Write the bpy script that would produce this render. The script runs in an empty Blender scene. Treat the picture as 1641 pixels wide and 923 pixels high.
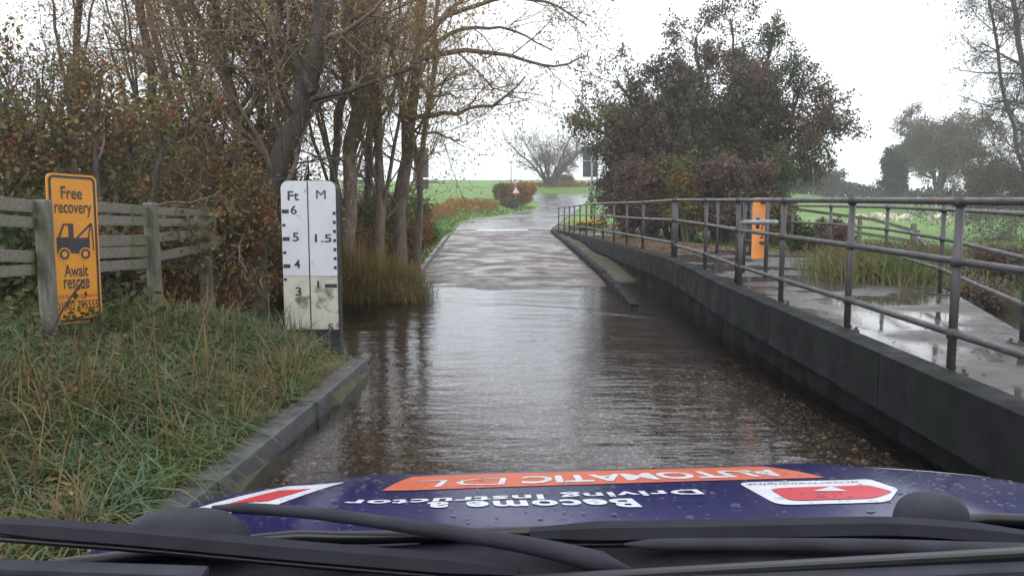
import bpy, bmesh, math, random
import numpy as np
from mathutils import Vector, Matrix
R = math.radians
rng = np.random.default_rng(7)
random.seed(7)
scene = bpy.context.scene
C = scene.collection

# ------------------------------------------------------------------ camera
F, CX, CY, HOR = 1250.0, 820.5, 461.5, 330.0
PITCH = math.atan((CY - HOR) / F)
CAMZ = 1.65
cam_d = bpy.data.cameras.new('camera'); cam = bpy.data.objects.new('camera', cam_d); C.objects.link(cam)
cam.location = (0, 0, CAMZ); cam.rotation_euler = (math.pi / 2 - PITCH, 0, 0)
cam_d.sensor_width = 36; cam_d.lens = 36 * F / 1641; cam_d.clip_start = 0.02; cam_d.clip_end = 3000
scene.camera = cam
# ------------------------------------------------------------------ sky (thick white overcast)
SUN_EL, SUN_AZ = 42, 200
w = bpy.data.worlds.new('World'); scene.world = w; w.use_nodes = True
nt = w.node_tree; N = nt.nodes; N.clear()
sky = N.new('ShaderNodeTexSky'); sky.sky_type = 'NISHITA'; sky.sun_disc = False
sky.sun_elevation = R(SUN_EL); sky.sun_rotation = R(SUN_AZ); sky.air_density = 1.0; sky.dust_density = 3.0
bg_sky = N.new('ShaderNodeBackground'); bg_sky.inputs[1].default_value = 0.06
tc = N.new('ShaderNodeTexCoord'); mp = N.new('ShaderNodeMapping'); mp.inputs['Scale'].default_value = (1.2, 1.2, 3.0)
cn = N.new('ShaderNodeTexNoise'); cn.inputs['Scale'].default_value = 1.6; cn.inputs['Detail'].default_value = 5
cr = N.new('ShaderNodeValToRGB')
cr.color_ramp.elements[0].position = 0.3; cr.color_ramp.elements[0].color = (0.84, 0.90, 1.0, 1)
cr.color_ramp.elements[1].position = 0.7; cr.color_ramp.elements[1].color = (0.95, 0.97, 1.0, 1)
bg_cl = N.new('ShaderNodeBackground'); bg_cl.inputs[1].default_value = 1.3
mixs = N.new('ShaderNodeMixShader'); mixs.inputs[0].default_value = 0.9
wo = N.new('ShaderNodeOutputWorld')
nt.links.new(sky.outputs[0], bg_sky.inputs[0]); nt.links.new(tc.outputs['Generated'], mp.inputs[0]); nt.links.new(mp.outputs[0], cn.inputs['Vector'])
nt.links.new(cn.outputs['Fac'], cr.inputs[0]); nt.links.new(cr.outputs[0], bg_cl.inputs[0])
nt.links.new(bg_sky.outputs[0], mixs.inputs[1]); nt.links.new(bg_cl.outputs[0], mixs.inputs[2]); nt.links.new(mixs.outputs[0], wo.inputs[0])
# ------------------------------------------------------------------ sun behind cloud
sd = bpy.data.lights.new('sun', 'SUN'); sd.energy = 0.5; sd.angle = R(40); sd.color = (1, 0.97, 0.93)
so = bpy.data.objects.new('sun', sd); C.objects.link(so); so.location = (0, -20, 40)
so.rotation_euler = (R(90 - SUN_EL), 0, R(180 - SUN_AZ))
# ------------------------------------------------------------------ exposure, render
vs = scene.view_settings; vs.view_transform = 'Standard'; vs.look = 'None'; vs.exposure = 0.6; vs.gamma = 1; vs.use_curve_mapping = False
cy = scene.cycles; cy.use_denoising = True; cy.use_adaptive_sampling = True; cy.adaptive_threshold = .025; cy.denoiser = 'OPENIMAGEDENOISE'
cy.max_bounces = 5; cy.diffuse_bounces = 2; cy.glossy_bounces = 2; cy.transparent_max_bounces = 10; cy.volume_bounces = 1
cy.caustics_reflective = False; cy.caustics_refractive = False; cy.volume_step_rate = 4

# ------------------------------------------------------------------ pixel helpers (photo pixel + distance -> place)
SP, CP = math.sin(PITCH), math.cos(PITCH)
def ray(px, py):
    u, v = (px - CX) / F, (CY - py) / F
    return np.array([u, CP + v * SP, -SP + v * CP])
def at(px, py, d):
    r = ray(px, py); return np.array([0, 0, CAMZ]) + r * (d / r[1])

# ------------------------------------------------------------------ material helpers
MATS = {}
def newmat(name):
    m = bpy.data.materials.new(name); m.use_nodes = True; MATS[name] = m
    nt = m.node_tree; b = nt.nodes['Principled BSDF']; return m, nt, b
def ramp(nt, fac, stops):
    r = nt.nodes.new('ShaderNodeValToRGB'); el = r.color_ramp.elements
    while len(el) < len(stops): el.new(0.5)
    for e, (p, c) in zip(el, stops):
        e.position = p; e.color = (*c, 1) if len(c) == 3 else c
    nt.links.new(fac, r.inputs[0]); return r.outputs[0]
def noise(nt, scale, detail=4, stretch=(1, 1, 1), rough=0.55, seed=0.0):
    t = nt.nodes.new('ShaderNodeTexCoord'); m = nt.nodes.new('ShaderNodeMapping'); m.inputs['Scale'].default_value = stretch
    m.inputs['Location'].default_value = (seed, seed * 1.7, seed * .3)
    n = nt.nodes.new('ShaderNodeTexNoise'); n.inputs['Scale'].default_value = scale; n.inputs['Detail'].default_value = detail; n.inputs['Roughness'].default_value = rough
    nt.links.new(t.outputs['Object'], m.inputs[0]); nt.links.new(m.outputs[0], n.inputs['Vector']); return n.outputs['Fac']
def mixc(nt, fac, a, b, mode='MIX'):
    m = nt.nodes.new('ShaderNodeMix'); m.data_type = 'RGBA'; m.blend_type = mode
    for s, v in ((0, fac), (6, a), (7, b)):
        if hasattr(v, 'is_output'): nt.links.new(v, m.inputs[s])
        else: m.inputs[s].default_value = v if s == 0 else (*v, 1)
    return m.outputs[2]
def bump(nt, b, h, strength, dist=0.01):
    n = nt.nodes.new('ShaderNodeBump'); n.inputs['Strength'].default_value = strength; n.inputs['Distance'].default_value = dist
    nt.links.new(h, n.inputs['Height']); nt.links.new(n.outputs[0], b.inputs['Normal'])
def surf(name, stops, scale, rough=(0.6, 0.9), bmp=0.3, bscale=None, stretch=(1, 1, 1), dist=0.01, spec=0.5, detail=5, rstops=None, rscale=None, metallic=0.0, lay=None):
    m, nt, b = newmat(name)
    f = noise(nt, scale, detail, stretch)
    col = ramp(nt, f, stops)
    if lay:   # a second, larger pattern of dirt, moss or wear laid over
        lf = ramp(nt, noise(nt, lay[0], 4, (1, 1, 1), 0.6, 3.1), [(lay[1], (0, 0, 0)), (lay[2], (1, 1, 1))])
        col = mixc(nt, lf, col, lay[3])
    nt.links.new(col, b.inputs['Base Color'])
    rf = noise(nt, rscale or scale * .7, 3, stretch, .5, 5.0)
    rr = ramp(nt, rf, rstops or [(0.35, (rough[0],) * 3), (0.65, (rough[1],) * 3)]); nt.links.new(rr, b.inputs['Roughness'])
    b.inputs['Specular IOR Level'].default_value = spec; b.inputs['Metallic'].default_value = metallic
    if bmp: bump(nt, b, noise(nt, bscale or scale * 3, 5, stretch, .6, 1.0), bmp, dist)
    return m
def leafmat(name, stops, rough=0.55, trans=0.3, spec=0.3, two=None, pscale=.8):
    m, nt, b = newmat(name)
    g = nt.nodes.new('ShaderNodeNewGeometry'); col = ramp(nt, g.outputs['Random Per Island'], stops)
    if two:   # some boughs have turned, others not yet
        c2 = ramp(nt, g.outputs['Random Per Island'], two); pf = ramp(nt, noise(nt, pscale, 3, (1, 1, 1), .6, 2.2), [(.42, (0, 0, 0)), (.58, (1, 1, 1))]); col = mixc(nt, pf, col, c2)
    nt.links.new(col, b.inputs['Base Color']); b.inputs['Roughness'].default_value = rough; b.inputs['Specular IOR Level'].default_value = spec
    t = nt.nodes.new('ShaderNodeBsdfTranslucent'); nt.links.new(col, t.inputs[0])
    mx = nt.nodes.new('ShaderNodeMixShader'); mx.inputs[0].default_value = trans
    nt.links.new(b.outputs[0], mx.inputs[1]); nt.links.new(t.outputs[0], mx.inputs[2])
    nt.links.new(mx.outputs[0], nt.nodes['Material Output'].inputs[0]); return m
def spread(cols):
    n = len(cols); return [((i + .5) / n, c) for i, c in enumerate(cols)]

surf('asphalt_wet', [(0.3, (0.058, 0.042, 0.036)), (0.5, (0.1, 0.073, 0.062)), (0.7, (0.16, 0.118, 0.097))], 3.5, spec=.42, rstops=[(0.36, (.18,) * 3), (0.48, (.4,) * 3), (0.62, (.7,) * 3)], rscale=1.3, bmp=0.5, bscale=90, dist=.006, lay=(.7, .5, .66, (.085, .062, .052)))
surf('asphalt_grey', [(0.3, (0.06, 0.06, 0.066)), (0.7, (0.10, 0.10, 0.105))], 2.0, rstops=[(0.4, (.14,) * 3), (0.65, (.34,) * 3)], rscale=.6, bmp=0.3, bscale=60)
surf('gravel_bed', [(0.3, (0.022, 0.016, 0.013)), (0.5, (0.046, 0.034, 0.027)), (0.7, (0.095, 0.072, 0.057))], 26, rough=(.3, .6), bmp=.8, bscale=40, dist=.02, lay=(1.1, .5, .7, (.016, .013, .012)))
surf('soil', [(0.3, (0.03, 0.024, 0.014)), (0.5, (0.05, 0.05, 0.022)), (0.7, (0.07, 0.085, 0.03))], 2.2, bmp=.6, bscale=12, dist=.05, lay=(.35, .45, .6, (.055, .042, .022)))
surf('pasture', [(0.25, (0.075, 0.165, 0.026)), (0.5, (0.105, 0.21, 0.038)), (0.75, (0.14, 0.24, 0.055))], .35, bmp=.5, bscale=6, dist=.06, spec=.2, lay=(.05, .45, .62, (.14, .23, .05)))
surf('concrete', [(0.3, (0.13, 0.125, 0.12)), (0.5, (0.2, 0.19, 0.18)), (0.7, (0.27, 0.26, 0.24))], 6, rough=(.3, .6), bmp=.3, bscale=60, lay=(1.6, .5, .68, (.07, .09, .05)))
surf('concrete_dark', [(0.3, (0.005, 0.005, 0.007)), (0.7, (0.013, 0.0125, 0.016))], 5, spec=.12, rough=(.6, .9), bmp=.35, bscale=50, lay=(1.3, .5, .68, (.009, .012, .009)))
surf('deck_wet', [(0.3, (0.04, 0.036, 0.034)), (0.5, (0.07, 0.061, 0.057)), (0.7, (0.105, 0.092, 0.085))], 4, rstops=[(0.42, (.03,) * 3), (0.5, (.15,) * 3), (0.6, (.6,) * 3)], rscale=1.1, bmp=.06, bscale=30, dist=.004, lay=(1.2, .5, .64, (.06, .055, .05)))
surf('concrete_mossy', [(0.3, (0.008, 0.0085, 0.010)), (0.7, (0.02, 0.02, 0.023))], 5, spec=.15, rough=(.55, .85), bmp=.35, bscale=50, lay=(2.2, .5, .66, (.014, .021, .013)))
surf('kerb_stone', [(0.3, (0.05, 0.05, 0.055)), (0.7, (0.1, 0.1, 0.105))], 9, rough=(.25, .5), bmp=.3, bscale=70, lay=(2.2, .52, .7, (.05, .07, .04)))
surf('white_worn', [(0.3, (0.42, 0.42, 0.42)), (0.5, (.58, .58, .58)), (0.7, (.7, .7, .7))], 7, rough=(.35, .6), bmp=.2, lay=(5, .55, .66, (.12, .1, .09)))
surf('kerb_painted', [(0.3, (0.3, 0.3, 0.3)), (0.7, (.5, .5, .5))], 7, rough=(.35, .6), bmp=.3, lay=(1.6, .44, .52, (.06, .06, .055)))
surf('rail_paint', [(0.3, (0.04, 0.038, 0.041)), (0.6, (0.068, 0.064, 0.067)), (0.75, (0.12, 0.115, 0.115))], 9, rough=(.35, .55), bmp=.25, bscale=60, lay=(6, .56, .64, (.085, .05, .035)))
surf('old_timber', [(0.3, (0.1, 0.085, 0.068)), (0.5, (0.17, 0.15, 0.125)), (0.7, (0.25, 0.225, 0.19))], 4, stretch=(9, 1.2, 9), rough=(.55, .8), bmp=.5, bscale=10, lay=(3, .5, .66, (.1, .12, .05)))
surf('old_post', [(0.3, (0.08, 0.07, 0.06)), (0.5, (0.14, 0.125, 0.105)), (0.7, (0.2, 0.18, 0.155))], 4, stretch=(9, 9, 1.2), rough=(.55, .8), bmp=.5, bscale=10, lay=(3, .48, .62, (.085, .1, .04)))
surf('sign_yellow', [(0.3, (0.55, 0.21, 0.01)), (0.7, (0.66, 0.265, 0.015))], 3, rough=(.3, .5), bmp=.02, lay=(4, .6, .75, (.5, .25, .05)))
surf('sign_black', [(0.3, (0.012, 0.012, 0.016)), (0.7, (0.03, 0.03, 0.035))], 5, rough=(.35, .55), bmp=0)
surf('sign_red', [(0.3, (0.42, 0.06, 0.02)), (0.7, (0.55, 0.1, 0.03))], 9, bmp=0)
surf('gauge_white', [(0.3, (0.5, 0.51, 0.54)), (0.7, (0.59, 0.6, 0.63))], 3, rough=(.3, .5), bmp=.03, lay=(9, .66, .74, (.3, .28, .24)))
surf('gauge_dirty', [(0.3, (0.38, 0.37, 0.31)), (0.6, (0.5, 0.48, 0.42)), (.8, (.3, .28, .2))], 5, rough=(.4, .6), bmp=.05, lay=(6, .55, .68, (.13, .12, .06)))
surf('dark_post', [(0.3, (0.014, 0.014, 0.017)), (0.7, (0.03, 0.028, 0.03))], 6, rough=(.4, .7), bmp=.2)
surf('sign_back', [(0.3, (0.075, 0.085, 0.08)), (0.7, (0.12, 0.13, 0.125))], 3, rough=(.4, .6), bmp=.05, lay=(2, .5, .7, (.07, .09, .05)))
surf('galvanised', [(0.3, (0.2, 0.21, 0.22)), (0.7, (0.3, 0.31, 0.32))], 12, rough=(.35, .55), bmp=.05, metallic=.3)
surf('orange_board', [(0.3, (0.75, 0.25, 0.05)), (0.7, (0.85, 0.34, 0.1))], 4, rough=(.35, .5), bmp=.02, lay=(5, .58, .72, (.6, .3, .15)))
surf('bark_dark', [(0.3, (0.026, 0.021, 0.018)), (0.5, (0.06, 0.047, 0.04)), (0.7, (0.11, 0.088, 0.07))], 9, stretch=(2, 2, .5), bmp=.9, bscale=18, dist=.04, lay=(1.5, .5, .68, (.06, .065, .025)))
surf('bark_brown', [(0.3, (0.08, 0.058, 0.045)), (0.5, (0.15, 0.11, 0.085)), (0.7, (0.23, 0.172, 0.13))], 9, stretch=(2, 2, .5), bmp=.9, bscale=18, dist=.03, lay=(1.5, .5, .7, (.09, .085, .03)))
surf('bark_grey', [(0.3, (0.045, 0.04, 0.038)), (0.7, (0.1, 0.09, 0.082))], 9, stretch=(2, 2, .5), bmp=.6, bscale=16, dist=.03)
surf('twig_brown', [(0.3, (0.1, 0.072, 0.053)), (0.7, (0.2, 0.145, 0.105))], 4, bmp=0)
surf('twig_dark', [(0.3, (0.035, 0.028, 0.026)), (0.7, (0.07, 0.055, 0.05))], 4, bmp=0)
surf('twig_grey', [(0.3, (0.07, 0.06, 0.058)), (0.7, (0.13, 0.11, 0.1))], 4, bmp=0)
leafmat('leaf_willow', spread([(0.351, 0.26, 0.0585), (0.416, 0.325, 0.0715), (0.325, 0.221, 0.065), (0.234, 0.221, 0.0585), (0.364, 0.247, 0.0715), (0.26, 0.156, 0.0585)]), trans=.4, two=spread([(0.312, 0.169, 0.0585), (0.39, 0.221, 0.0715), (0.26, 0.13, 0.0585), (0.338, 0.234, 0.078)]), pscale=.5)
leafmat('leaf_thorn', spread([(0.096, 0.108, 0.036), (0.12, 0.126, 0.0384), (0.156, 0.108, 0.036), (0.084, 0.102, 0.036), (0.18, 0.144, 0.042), (0.066, 0.072, 0.036)]), two=spread([(0.228, 0.09, 0.036), (0.288, 0.12, 0.036), (0.18, 0.072, 0.036), (0.24, 0.156, 0.042), (0.12, 0.084, 0.036)]), pscale=1.1)
leafmat('leaf_green', spread([(0.0425, 0.0723, 0.0187), (0.0638, 0.0935, 0.0255), (0.0298, 0.051, 0.0153), (0.085, 0.0935, 0.0255)]))
leafmat('leaf_rowan', spread([(.12, .13, .04), (.15, .15, .045), (.09, .105, .04), (.18, .16, .05), (.07, .08, .03)]), two=spread([(.2, .095, .035), (.17, .085, .035), (.24, .14, .04), (.13, .085, .035), (.2, .16, .045), (.09, .075, .035)]), pscale=1.1)
leafmat('berry_red', spread([(0.36, 0.024, 0.0144), (0.264, 0.03, 0.018), (0.432, 0.06, 0.024)]), rough=.3, trans=.05)
leafmat('leaf_bush', spread([(0.0697, 0.0907, 0.0391), (0.0977, 0.119, 0.0446), (0.0558, 0.0697, 0.0349), (0.126, 0.133, 0.0488), (0.0837, 0.0837, 0.0488)]), two=spread([(0.175, 0.0907, 0.0697), (0.146, 0.0837, 0.0697), (0.119, 0.0837, 0.0725), (0.209, 0.119, 0.0697), (0.0977, 0.0767, 0.0628)]), pscale=.45)
leafmat('leaf_yellow', spread([(.14, .13, .025), (.19, .16, .03), (.11, .11, .02), (.2, .12, .025)]))
leafmat('leaf_grey', spread([(.09, .085, .06), (.12, .105, .075), (.075, .07, .055), (.14, .11, .07)]))
leafmat('leaf_misty', spread([(0.115, 0.0978, 0.0633), (0.149, 0.115, 0.0747), (0.0978, 0.0862, 0.0575), (0.172, 0.138, 0.069), (0.138, 0.092, 0.069)]))
leafmat('leaf_conifer', spread([(0.02, 0.032, 0.0176), (0.032, 0.044, 0.024), (0.024, 0.036, 0.024)]))
leafmat('leaf_orange', spread([(0.378, 0.171, 0.0315), (0.297, 0.126, 0.0315), (0.414, 0.252, 0.045), (0.234, 0.108, 0.036), (0.198, 0.135, 0.045)]))
leafmat('grass_long', spread([(0.0952, 0.162, 0.0428), (0.124, 0.181, 0.0523), (0.0715, 0.124, 0.0428), (0.133, 0.162, 0.0523), (0.0857, 0.152, 0.0571), (0.181, 0.171, 0.0666)]), trans=.3, two=spread([(0.19, 0.143, 0.0571), (0.114, 0.152, 0.0476), (0.258, 0.181, 0.0857), (0.152, 0.114, 0.0476), (0.0952, 0.143, 0.0476), (0.209, 0.152, 0.0666)]), pscale=1.3)
leafmat('grass_blue', spread([(0.08, 0.136, 0.072), (0.112, 0.168, 0.092), (0.064, 0.112, 0.064), (0.136, 0.176, 0.096)]), trans=.3)
leafmat('grass_green', spread([(0.068, 0.128, 0.0255), (0.0935, 0.162, 0.034), (0.051, 0.0935, 0.0238), (0.119, 0.153, 0.0425)]), trans=.3)
leafmat('grass_straw', spread([(0.2, 0.136, 0.056), (0.152, 0.096, 0.04), (0.24, 0.176, 0.08), (0.112, 0.068, 0.028)]), trans=.3)
leafmat('sedge', spread([(0.27, 0.18, 0.054), (0.333, 0.225, 0.072), (0.216, 0.135, 0.045), (0.18, 0.171, 0.054), (0.117, 0.135, 0.0405), (0.297, 0.18, 0.054)]), trans=.4)
leafmat('litter', spread([(.14, .07, .03), (.2, .1, .035), (.1, .055, .028), (.26, .16, .05), (.09, .065, .04)]), trans=.1)
leafmat('pebble', spread([(.06, .047, .04), (.1, .078, .064), (.04, .032, .028), (.16, .13, .105), (.08, .06, .048), (.42, .38, .34), (.04, .03, .026), (.2, .16, .13)]), rough=.25, trans=0)
leafmat('flower_yellow', spread([(.75, .5, .03), (.7, .32, .03), (.6, .5, .1)]), trans=.2)
leafmat('wool', spread([(.5, .44, .33), (.5, .44, .33)]), rough=.95, trans=0, spec=.1)
surf('sheep_wool', [(0.3, (0.6, 0.54, 0.42)), (0.7, (0.75, 0.69, 0.56))], 9, rough=(.9, 1), bmp=.7, bscale=30, dist=.03, spec=.1)

def water_mat():
    m, nt, b = newmat('water'); nt.nodes.remove(b)
    fr = nt.nodes.new('ShaderNodeFresnel'); fr.inputs['IOR'].default_value = 1.33
    gl = nt.nodes.new('ShaderNodeBsdfGlossy'); gl.inputs['Roughness'].default_value = .07; gl.inputs[0].default_value = (.97, .97, 1, 1)
    tr = nt.nodes.new('ShaderNodeBsdfTransparent'); tr.inputs[0].default_value = (.74, .69, .63, 1)
    mx = nt.nodes.new('ShaderNodeMixShader')
    n1 = noise(nt, 3.2, 4, (.55, 1.5, 1), .55, .4); n2 = noise(nt, 17, 3, (.6, 1.3, 1), .5, 2.4)
    add = nt.nodes.new('ShaderNodeMath'); add.operation = 'MULTIPLY_ADD'; add.inputs[1].default_value = .22
    nt.links.new(n2, add.inputs[0]); nt.links.new(n1, add.inputs[2])
    bp = nt.nodes.new('ShaderNodeBump'); bp.inputs['Strength'].default_value = .22; bp.inputs['Distance'].default_value = .05
    nt.links.new(add.outputs[0], bp.inputs['Height'])
    nt.links.new(bp.outputs[0], fr.inputs['Normal']); nt.links.new(bp.outputs[0], gl.inputs['Normal'])
    nt.links.new(fr.outputs[0], mx.inputs[0]); nt.links.new(tr.outputs[0], mx.inputs[1]); nt.links.new(gl.outputs[0], mx.inputs[2])
    nt.links.new(mx.outputs[0], nt.nodes['Material Output'].inputs[0])
water_mat()
def plain(name, col, rough, coat=0, spec=.5, metallic=0, fleck=0.12):
    m, nt, b = newmat(name)
    c = ramp(nt, noise(nt, 14, 4), [(.3, tuple(x * (1 - fleck) for x in col)), (.7, tuple(min(1, x * (1 + fleck)) for x in col))])
    nt.links.new(c, b.inputs['Base Color']); b.inputs['Roughness'].default_value = rough; b.inputs['Coat Weight'].default_value = coat
    b.inputs['Coat Roughness'].default_value = .06; b.inputs['Specular IOR Level'].default_value = spec; b.inputs['Metallic'].default_value = metallic
    return m
plain('car_blue', (.006, .0065, .075), .22, coat=.0, spec=.3)
plain('car_plastic', (.016, .016, .024), .75, spec=.3, fleck=.35)
plain('car_plastic_light', (.028, .028, .039), .75, spec=.3, fleck=.35)
plain('car_black', (.008, .008, .01), .35)
plain('decal_white', (.56, .57, .6), .4)
plain('decal_orange', (.5, .085, .025), .45)
plain('decal_red', (.48, .015, .03), .4)
plain('tyre_rubber', (.012, .012, .013), .8)
plain('rim_metal', (.4, .4, .42), .35, metallic=.8)
plain('lamp_glass', (.5, .52, .55), .1)
def glass_mat():
    m, nt, b = newmat('screen_glass'); nt.nodes.remove(b)
    fr = nt.nodes.new('ShaderNodeFresnel'); gl = nt.nodes.new('ShaderNodeBsdfGlossy'); gl.inputs['Roughness'].default_value = .02
    tr = nt.nodes.new('ShaderNodeBsdfTransparent'); tr.inputs[0].default_value = (.85, .9, .88, 1); mx = nt.nodes.new('ShaderNodeMixShader')
    nt.links.new(fr.outputs[0], mx.inputs[0]); nt.links.new(tr.outputs[0], mx.inputs[1]); nt.links.new(gl.outputs[0], mx.inputs[2])
    nt.links.new(mx.outputs[0], nt.nodes['Material Output'].inputs[0])
glass_mat()

# ------------------------------------------------------------------ object helpers
def mk(name, verts, faces, mat, parent=None, smooth=False):
    me = bpy.data.meshes.new(name)
    if isinstance(faces, np.ndarray):
        nv, (nf, k) = len(verts), faces.shape
        me.vertices.add(nv); me.vertices.foreach_set('co', np.asarray(verts, np.float32).ravel())
        me.loops.add(nf * k); me.loops.foreach_set('vertex_index', faces.astype(np.int32).ravel())
        me.polygons.add(nf); me.polygons.foreach_set('loop_start', np.arange(0, nf * k, k, dtype=np.int32))
        me.polygons.foreach_set('loop_total', np.full(nf, k, np.int32))
        me.update(calc_edges=True)
    else:
        me.from_pydata([tuple(map(float, v)) for v in verts], [], faces); me.update()
    if smooth: me.polygons.foreach_set('use_smooth', np.ones(len(me.polygons), bool))
    return link(name, me, mat, parent)
def link(name, me, mat, parent=None):
    o = bpy.data.objects.new(name, me); C.objects.link(o)
    if mat is not None and not me.materials: me.materials.append(MATS[mat])
    if parent is not None: o.parent = parent
    return o
def tag(o, label, cat, group=None, kind=None):
    o['label'] = label
    if cat: o['category'] = cat
    if group: o['group'] = group
    if kind: o['kind'] = kind
    return o
def thing(name, label, cat, loc=(0, 0, 0), rz=0, group=None):
    o = bpy.data.objects.new(name, None); C.objects.link(o); o.location = tuple(map(float, loc)); o.rotation_euler = (0, 0, rz); o.empty_display_size = .2
    return tag(o, label, cat, group)
def setting(o, kind='structure', label=None):
    o['kind'] = kind
    if label: o['label'] = label
    return o
def copy_tree(o, parent=None):
    c = o.copy(); C.objects.link(c); c.parent = parent
    for ch in list(o.children): copy_tree(ch, c)
    return c
class B:
    """a bmesh collector; .to() links it as one mesh object"""
    def __init__(s): s.bm = bmesh.new()
    def box(s, c, size, rot=None, bev=0.0):
        M = Matrix.Translation(Vector([float(x) for x in c])) @ (rot.to_4x4() if rot is not None else Matrix.Identity(4)) @ Matrix.Diagonal((float(size[0]), float(size[1]), float(size[2]), 1))
        r = bmesh.ops.create_cube(s.bm, size=1, matrix=M)
        if bev:
            e = list({e for v in r['verts'] for e in v.link_edges})
            bmesh.ops.bevel(s.bm, geom=e, offset=bev, segments=2, affect='EDGES', profile=.6)
        return s
    def cyl(s, a, b, r, r2=None, k=12, caps=True):
        a, b = Vector([float(x) for x in a]), Vector([float(x) for x in b]); d = b - a
        M = Matrix.Translation((a + b) / 2) @ d.to_track_quat('Z', 'Y').to_matrix().to_4x4()
        bmesh.ops.create_cone(s.bm, cap_ends=caps, segments=k, radius1=r, radius2=r if r2 is None else r2, depth=d.length, matrix=M); return s
    def ball(s, c, r, sc=(1, 1, 1), k=10):
        M = Matrix.Translation(Vector([float(x) for x in c])) @ Matrix.Diagonal((*sc, 1)); bmesh.ops.create_uvsphere(s.bm, u_segments=k, v_segments=max(6, k // 2 + 1), radius=r, matrix=M); return s
    def poly(s, pts, thick, axis=(0, 1, 0)):
        ax = Vector(axis) * thick
        f = [s.bm.verts.new(p) for p in pts]; g = [s.bm.verts.new(Vector(p) + ax) for p in pts]
        s.bm.faces.new(f); s.bm.faces.new(g[::-1]); n = len(f)
        for i in range(n): s.bm.faces.new((f[i], g[i], g[(i + 1) % n], f[(i + 1) % n]))
        bmesh.ops.recalc_face_normals(s.bm, faces=s.bm.faces[:]); return s
    def to(s, name, mat, parent=None, smooth=False):
        me = bpy.data.meshes.new(name); s.bm.to_mesh(me); s.bm.free()
        if smooth: me.polygons.foreach_set('use_smooth', np.ones(len(me.polygons), bool))
        return link(name, me, mat, parent)
def tube_path(pts, r, k=10):
    """verts, quads of one bent pipe"""
    P = np.asarray(pts, float)[None]; n = P.shape[1]
    return tubes(P, np.full((1, n), r), k)
def tubes(P, RR, k):
    Nn, n, _ = P.shape
    T = np.gradient(P, axis=1); T /= np.linalg.norm(T, axis=2, keepdims=True) + 1e-9
    main = P[:, -1] - P[:, 0]; main /= np.linalg.norm(main, axis=1, keepdims=True) + 1e-9
    ref = np.where(np.abs(main[:, 2:3]) > .8, np.array([[1., 0, 0]]), np.array([[0, 0, 1.]]))[:, None, :]
    A = np.cross(T, ref); A /= np.linalg.norm(A, axis=2, keepdims=True) + 1e-9
    Bn = np.cross(T, A)
    ang = np.arange(k) * 2 * math.pi / k
    V = P[:, :, None, :] + RR[:, :, None, None] * (np.cos(ang)[None, None, :, None] * A[:, :, None, :] + np.sin(ang)[None, None, :, None] * Bn[:, :, None, :])
    V = V.reshape(-1, 3)
    i = np.arange(Nn)[:, None, None] * n * k; j = np.arange(n - 1)[None, :, None] * k; a = np.arange(k)[None, None, :]; a2 = (a + 1) % k
    Fq = np.stack([i + j + a, i + j + a2, i + j + k + a2, i + j + k + a], -1).reshape(-1, 4)
    return V, Fq
def merge(parts):
    vs_, fs_, o = [], [], 0
    for v, f in parts:
        vs_.append(v); fs_.append(f + o); o += len(v)
    return np.concatenate(vs_), np.concatenate(fs_)
_text = {}
def text_mesh(body, bold=0.0, spacing=1.0):
    """flat lettering of height about 1 (capital 0.7), centred on x, as (verts xy, faces)"""
    cu = bpy.data.curves.new('lettering', 'FONT'); cu.body = body; cu.align_x = 'CENTER'; cu.size = 1; cu.offset = bold; cu.resolution_u = 3; cu.space_character = spacing
    o = bpy.data.objects.new('lettering', cu); C.objects.link(o)
    bpy.context.view_layer.update()
    me = bpy.data.meshes.new_from_object(o.evaluated_get(bpy.context.evaluated_depsgraph_get()))
    v = np.array([x.co[:2] for x in me.vertices]); f = [tuple(p.vertices) for p in me.polygons]
    bpy.data.objects.remove(o); bpy.data.curves.remove(cu); bpy.data.meshes.remove(me)
    return v, f
def lettering(body, width, height, centre, mat, parent, y=-0.004, bold=0.02, name='lettering', spacing=1.0):
    """writing on an upright board: local x right, z up, faces local -y"""
    v, f = text_mesh(body, bold, spacing)
    x0, x1, y0, y1 = v[:, 0].min(), v[:, 0].max(), v[:, 1].min(), v[:, 1].max()
    X = centre[0] + ((v[:, 0] - x0) / (x1 - x0) - .5) * width; Z = centre[1] + ((v[:, 1] - y0) / (y1 - y0) - .5) * height
    return mk(name, np.stack([X, np.full(len(X), y), Z], 1), f, mat, parent)

# ================================================================== THE SETTING
def ip(x, xs, ys): return np.interp(x, xs, ys)
def sm(t): t = np.clip(t, 0, 1); return t * t * (3 - 2 * t)
RY = [-12, 0, 3, 4.4, 6, 8, 11, 14, 16, 18, 20, 23, 28, 36, 44, 52, 62, 75, 95, 120]
RZ = [.5, .18, .02, -.045, -.09, -.15, -.19, -.08, -.01, .045, .11, .2, .33, .44, .68, .98, 1.4, 1.95, 3.1, 4.3]
def zroad(y): return ip(y, RY, RZ)
LY = [-12, 4.2, 7.75, 8.4, 13.6, 14.2, 20, 28, 36, 44, 48, 52, 57, 62, 68, 75, 95, 120]
LX = [-1.9, -1.61, -1.43, -2.0, -2.2, -1.94, -2.16, -2.42, -2.7, -2.9, -2.3, -.83, .7, 1.9, 2.4, 2.5, 1.2, -20]
EY = [-12, 12.4, 12.9, 18, 27, 36, 40, 46, 65, 95, 120]
EX = [2.62, 2.75, 1.98, 2.0, 1.84, 1.73, 2.1, 2.9, 5.7, 9.5, 14]
def xl(y): return ip(y, LY, LX)
def xr(y): return ip(y, EY, EX)
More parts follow.
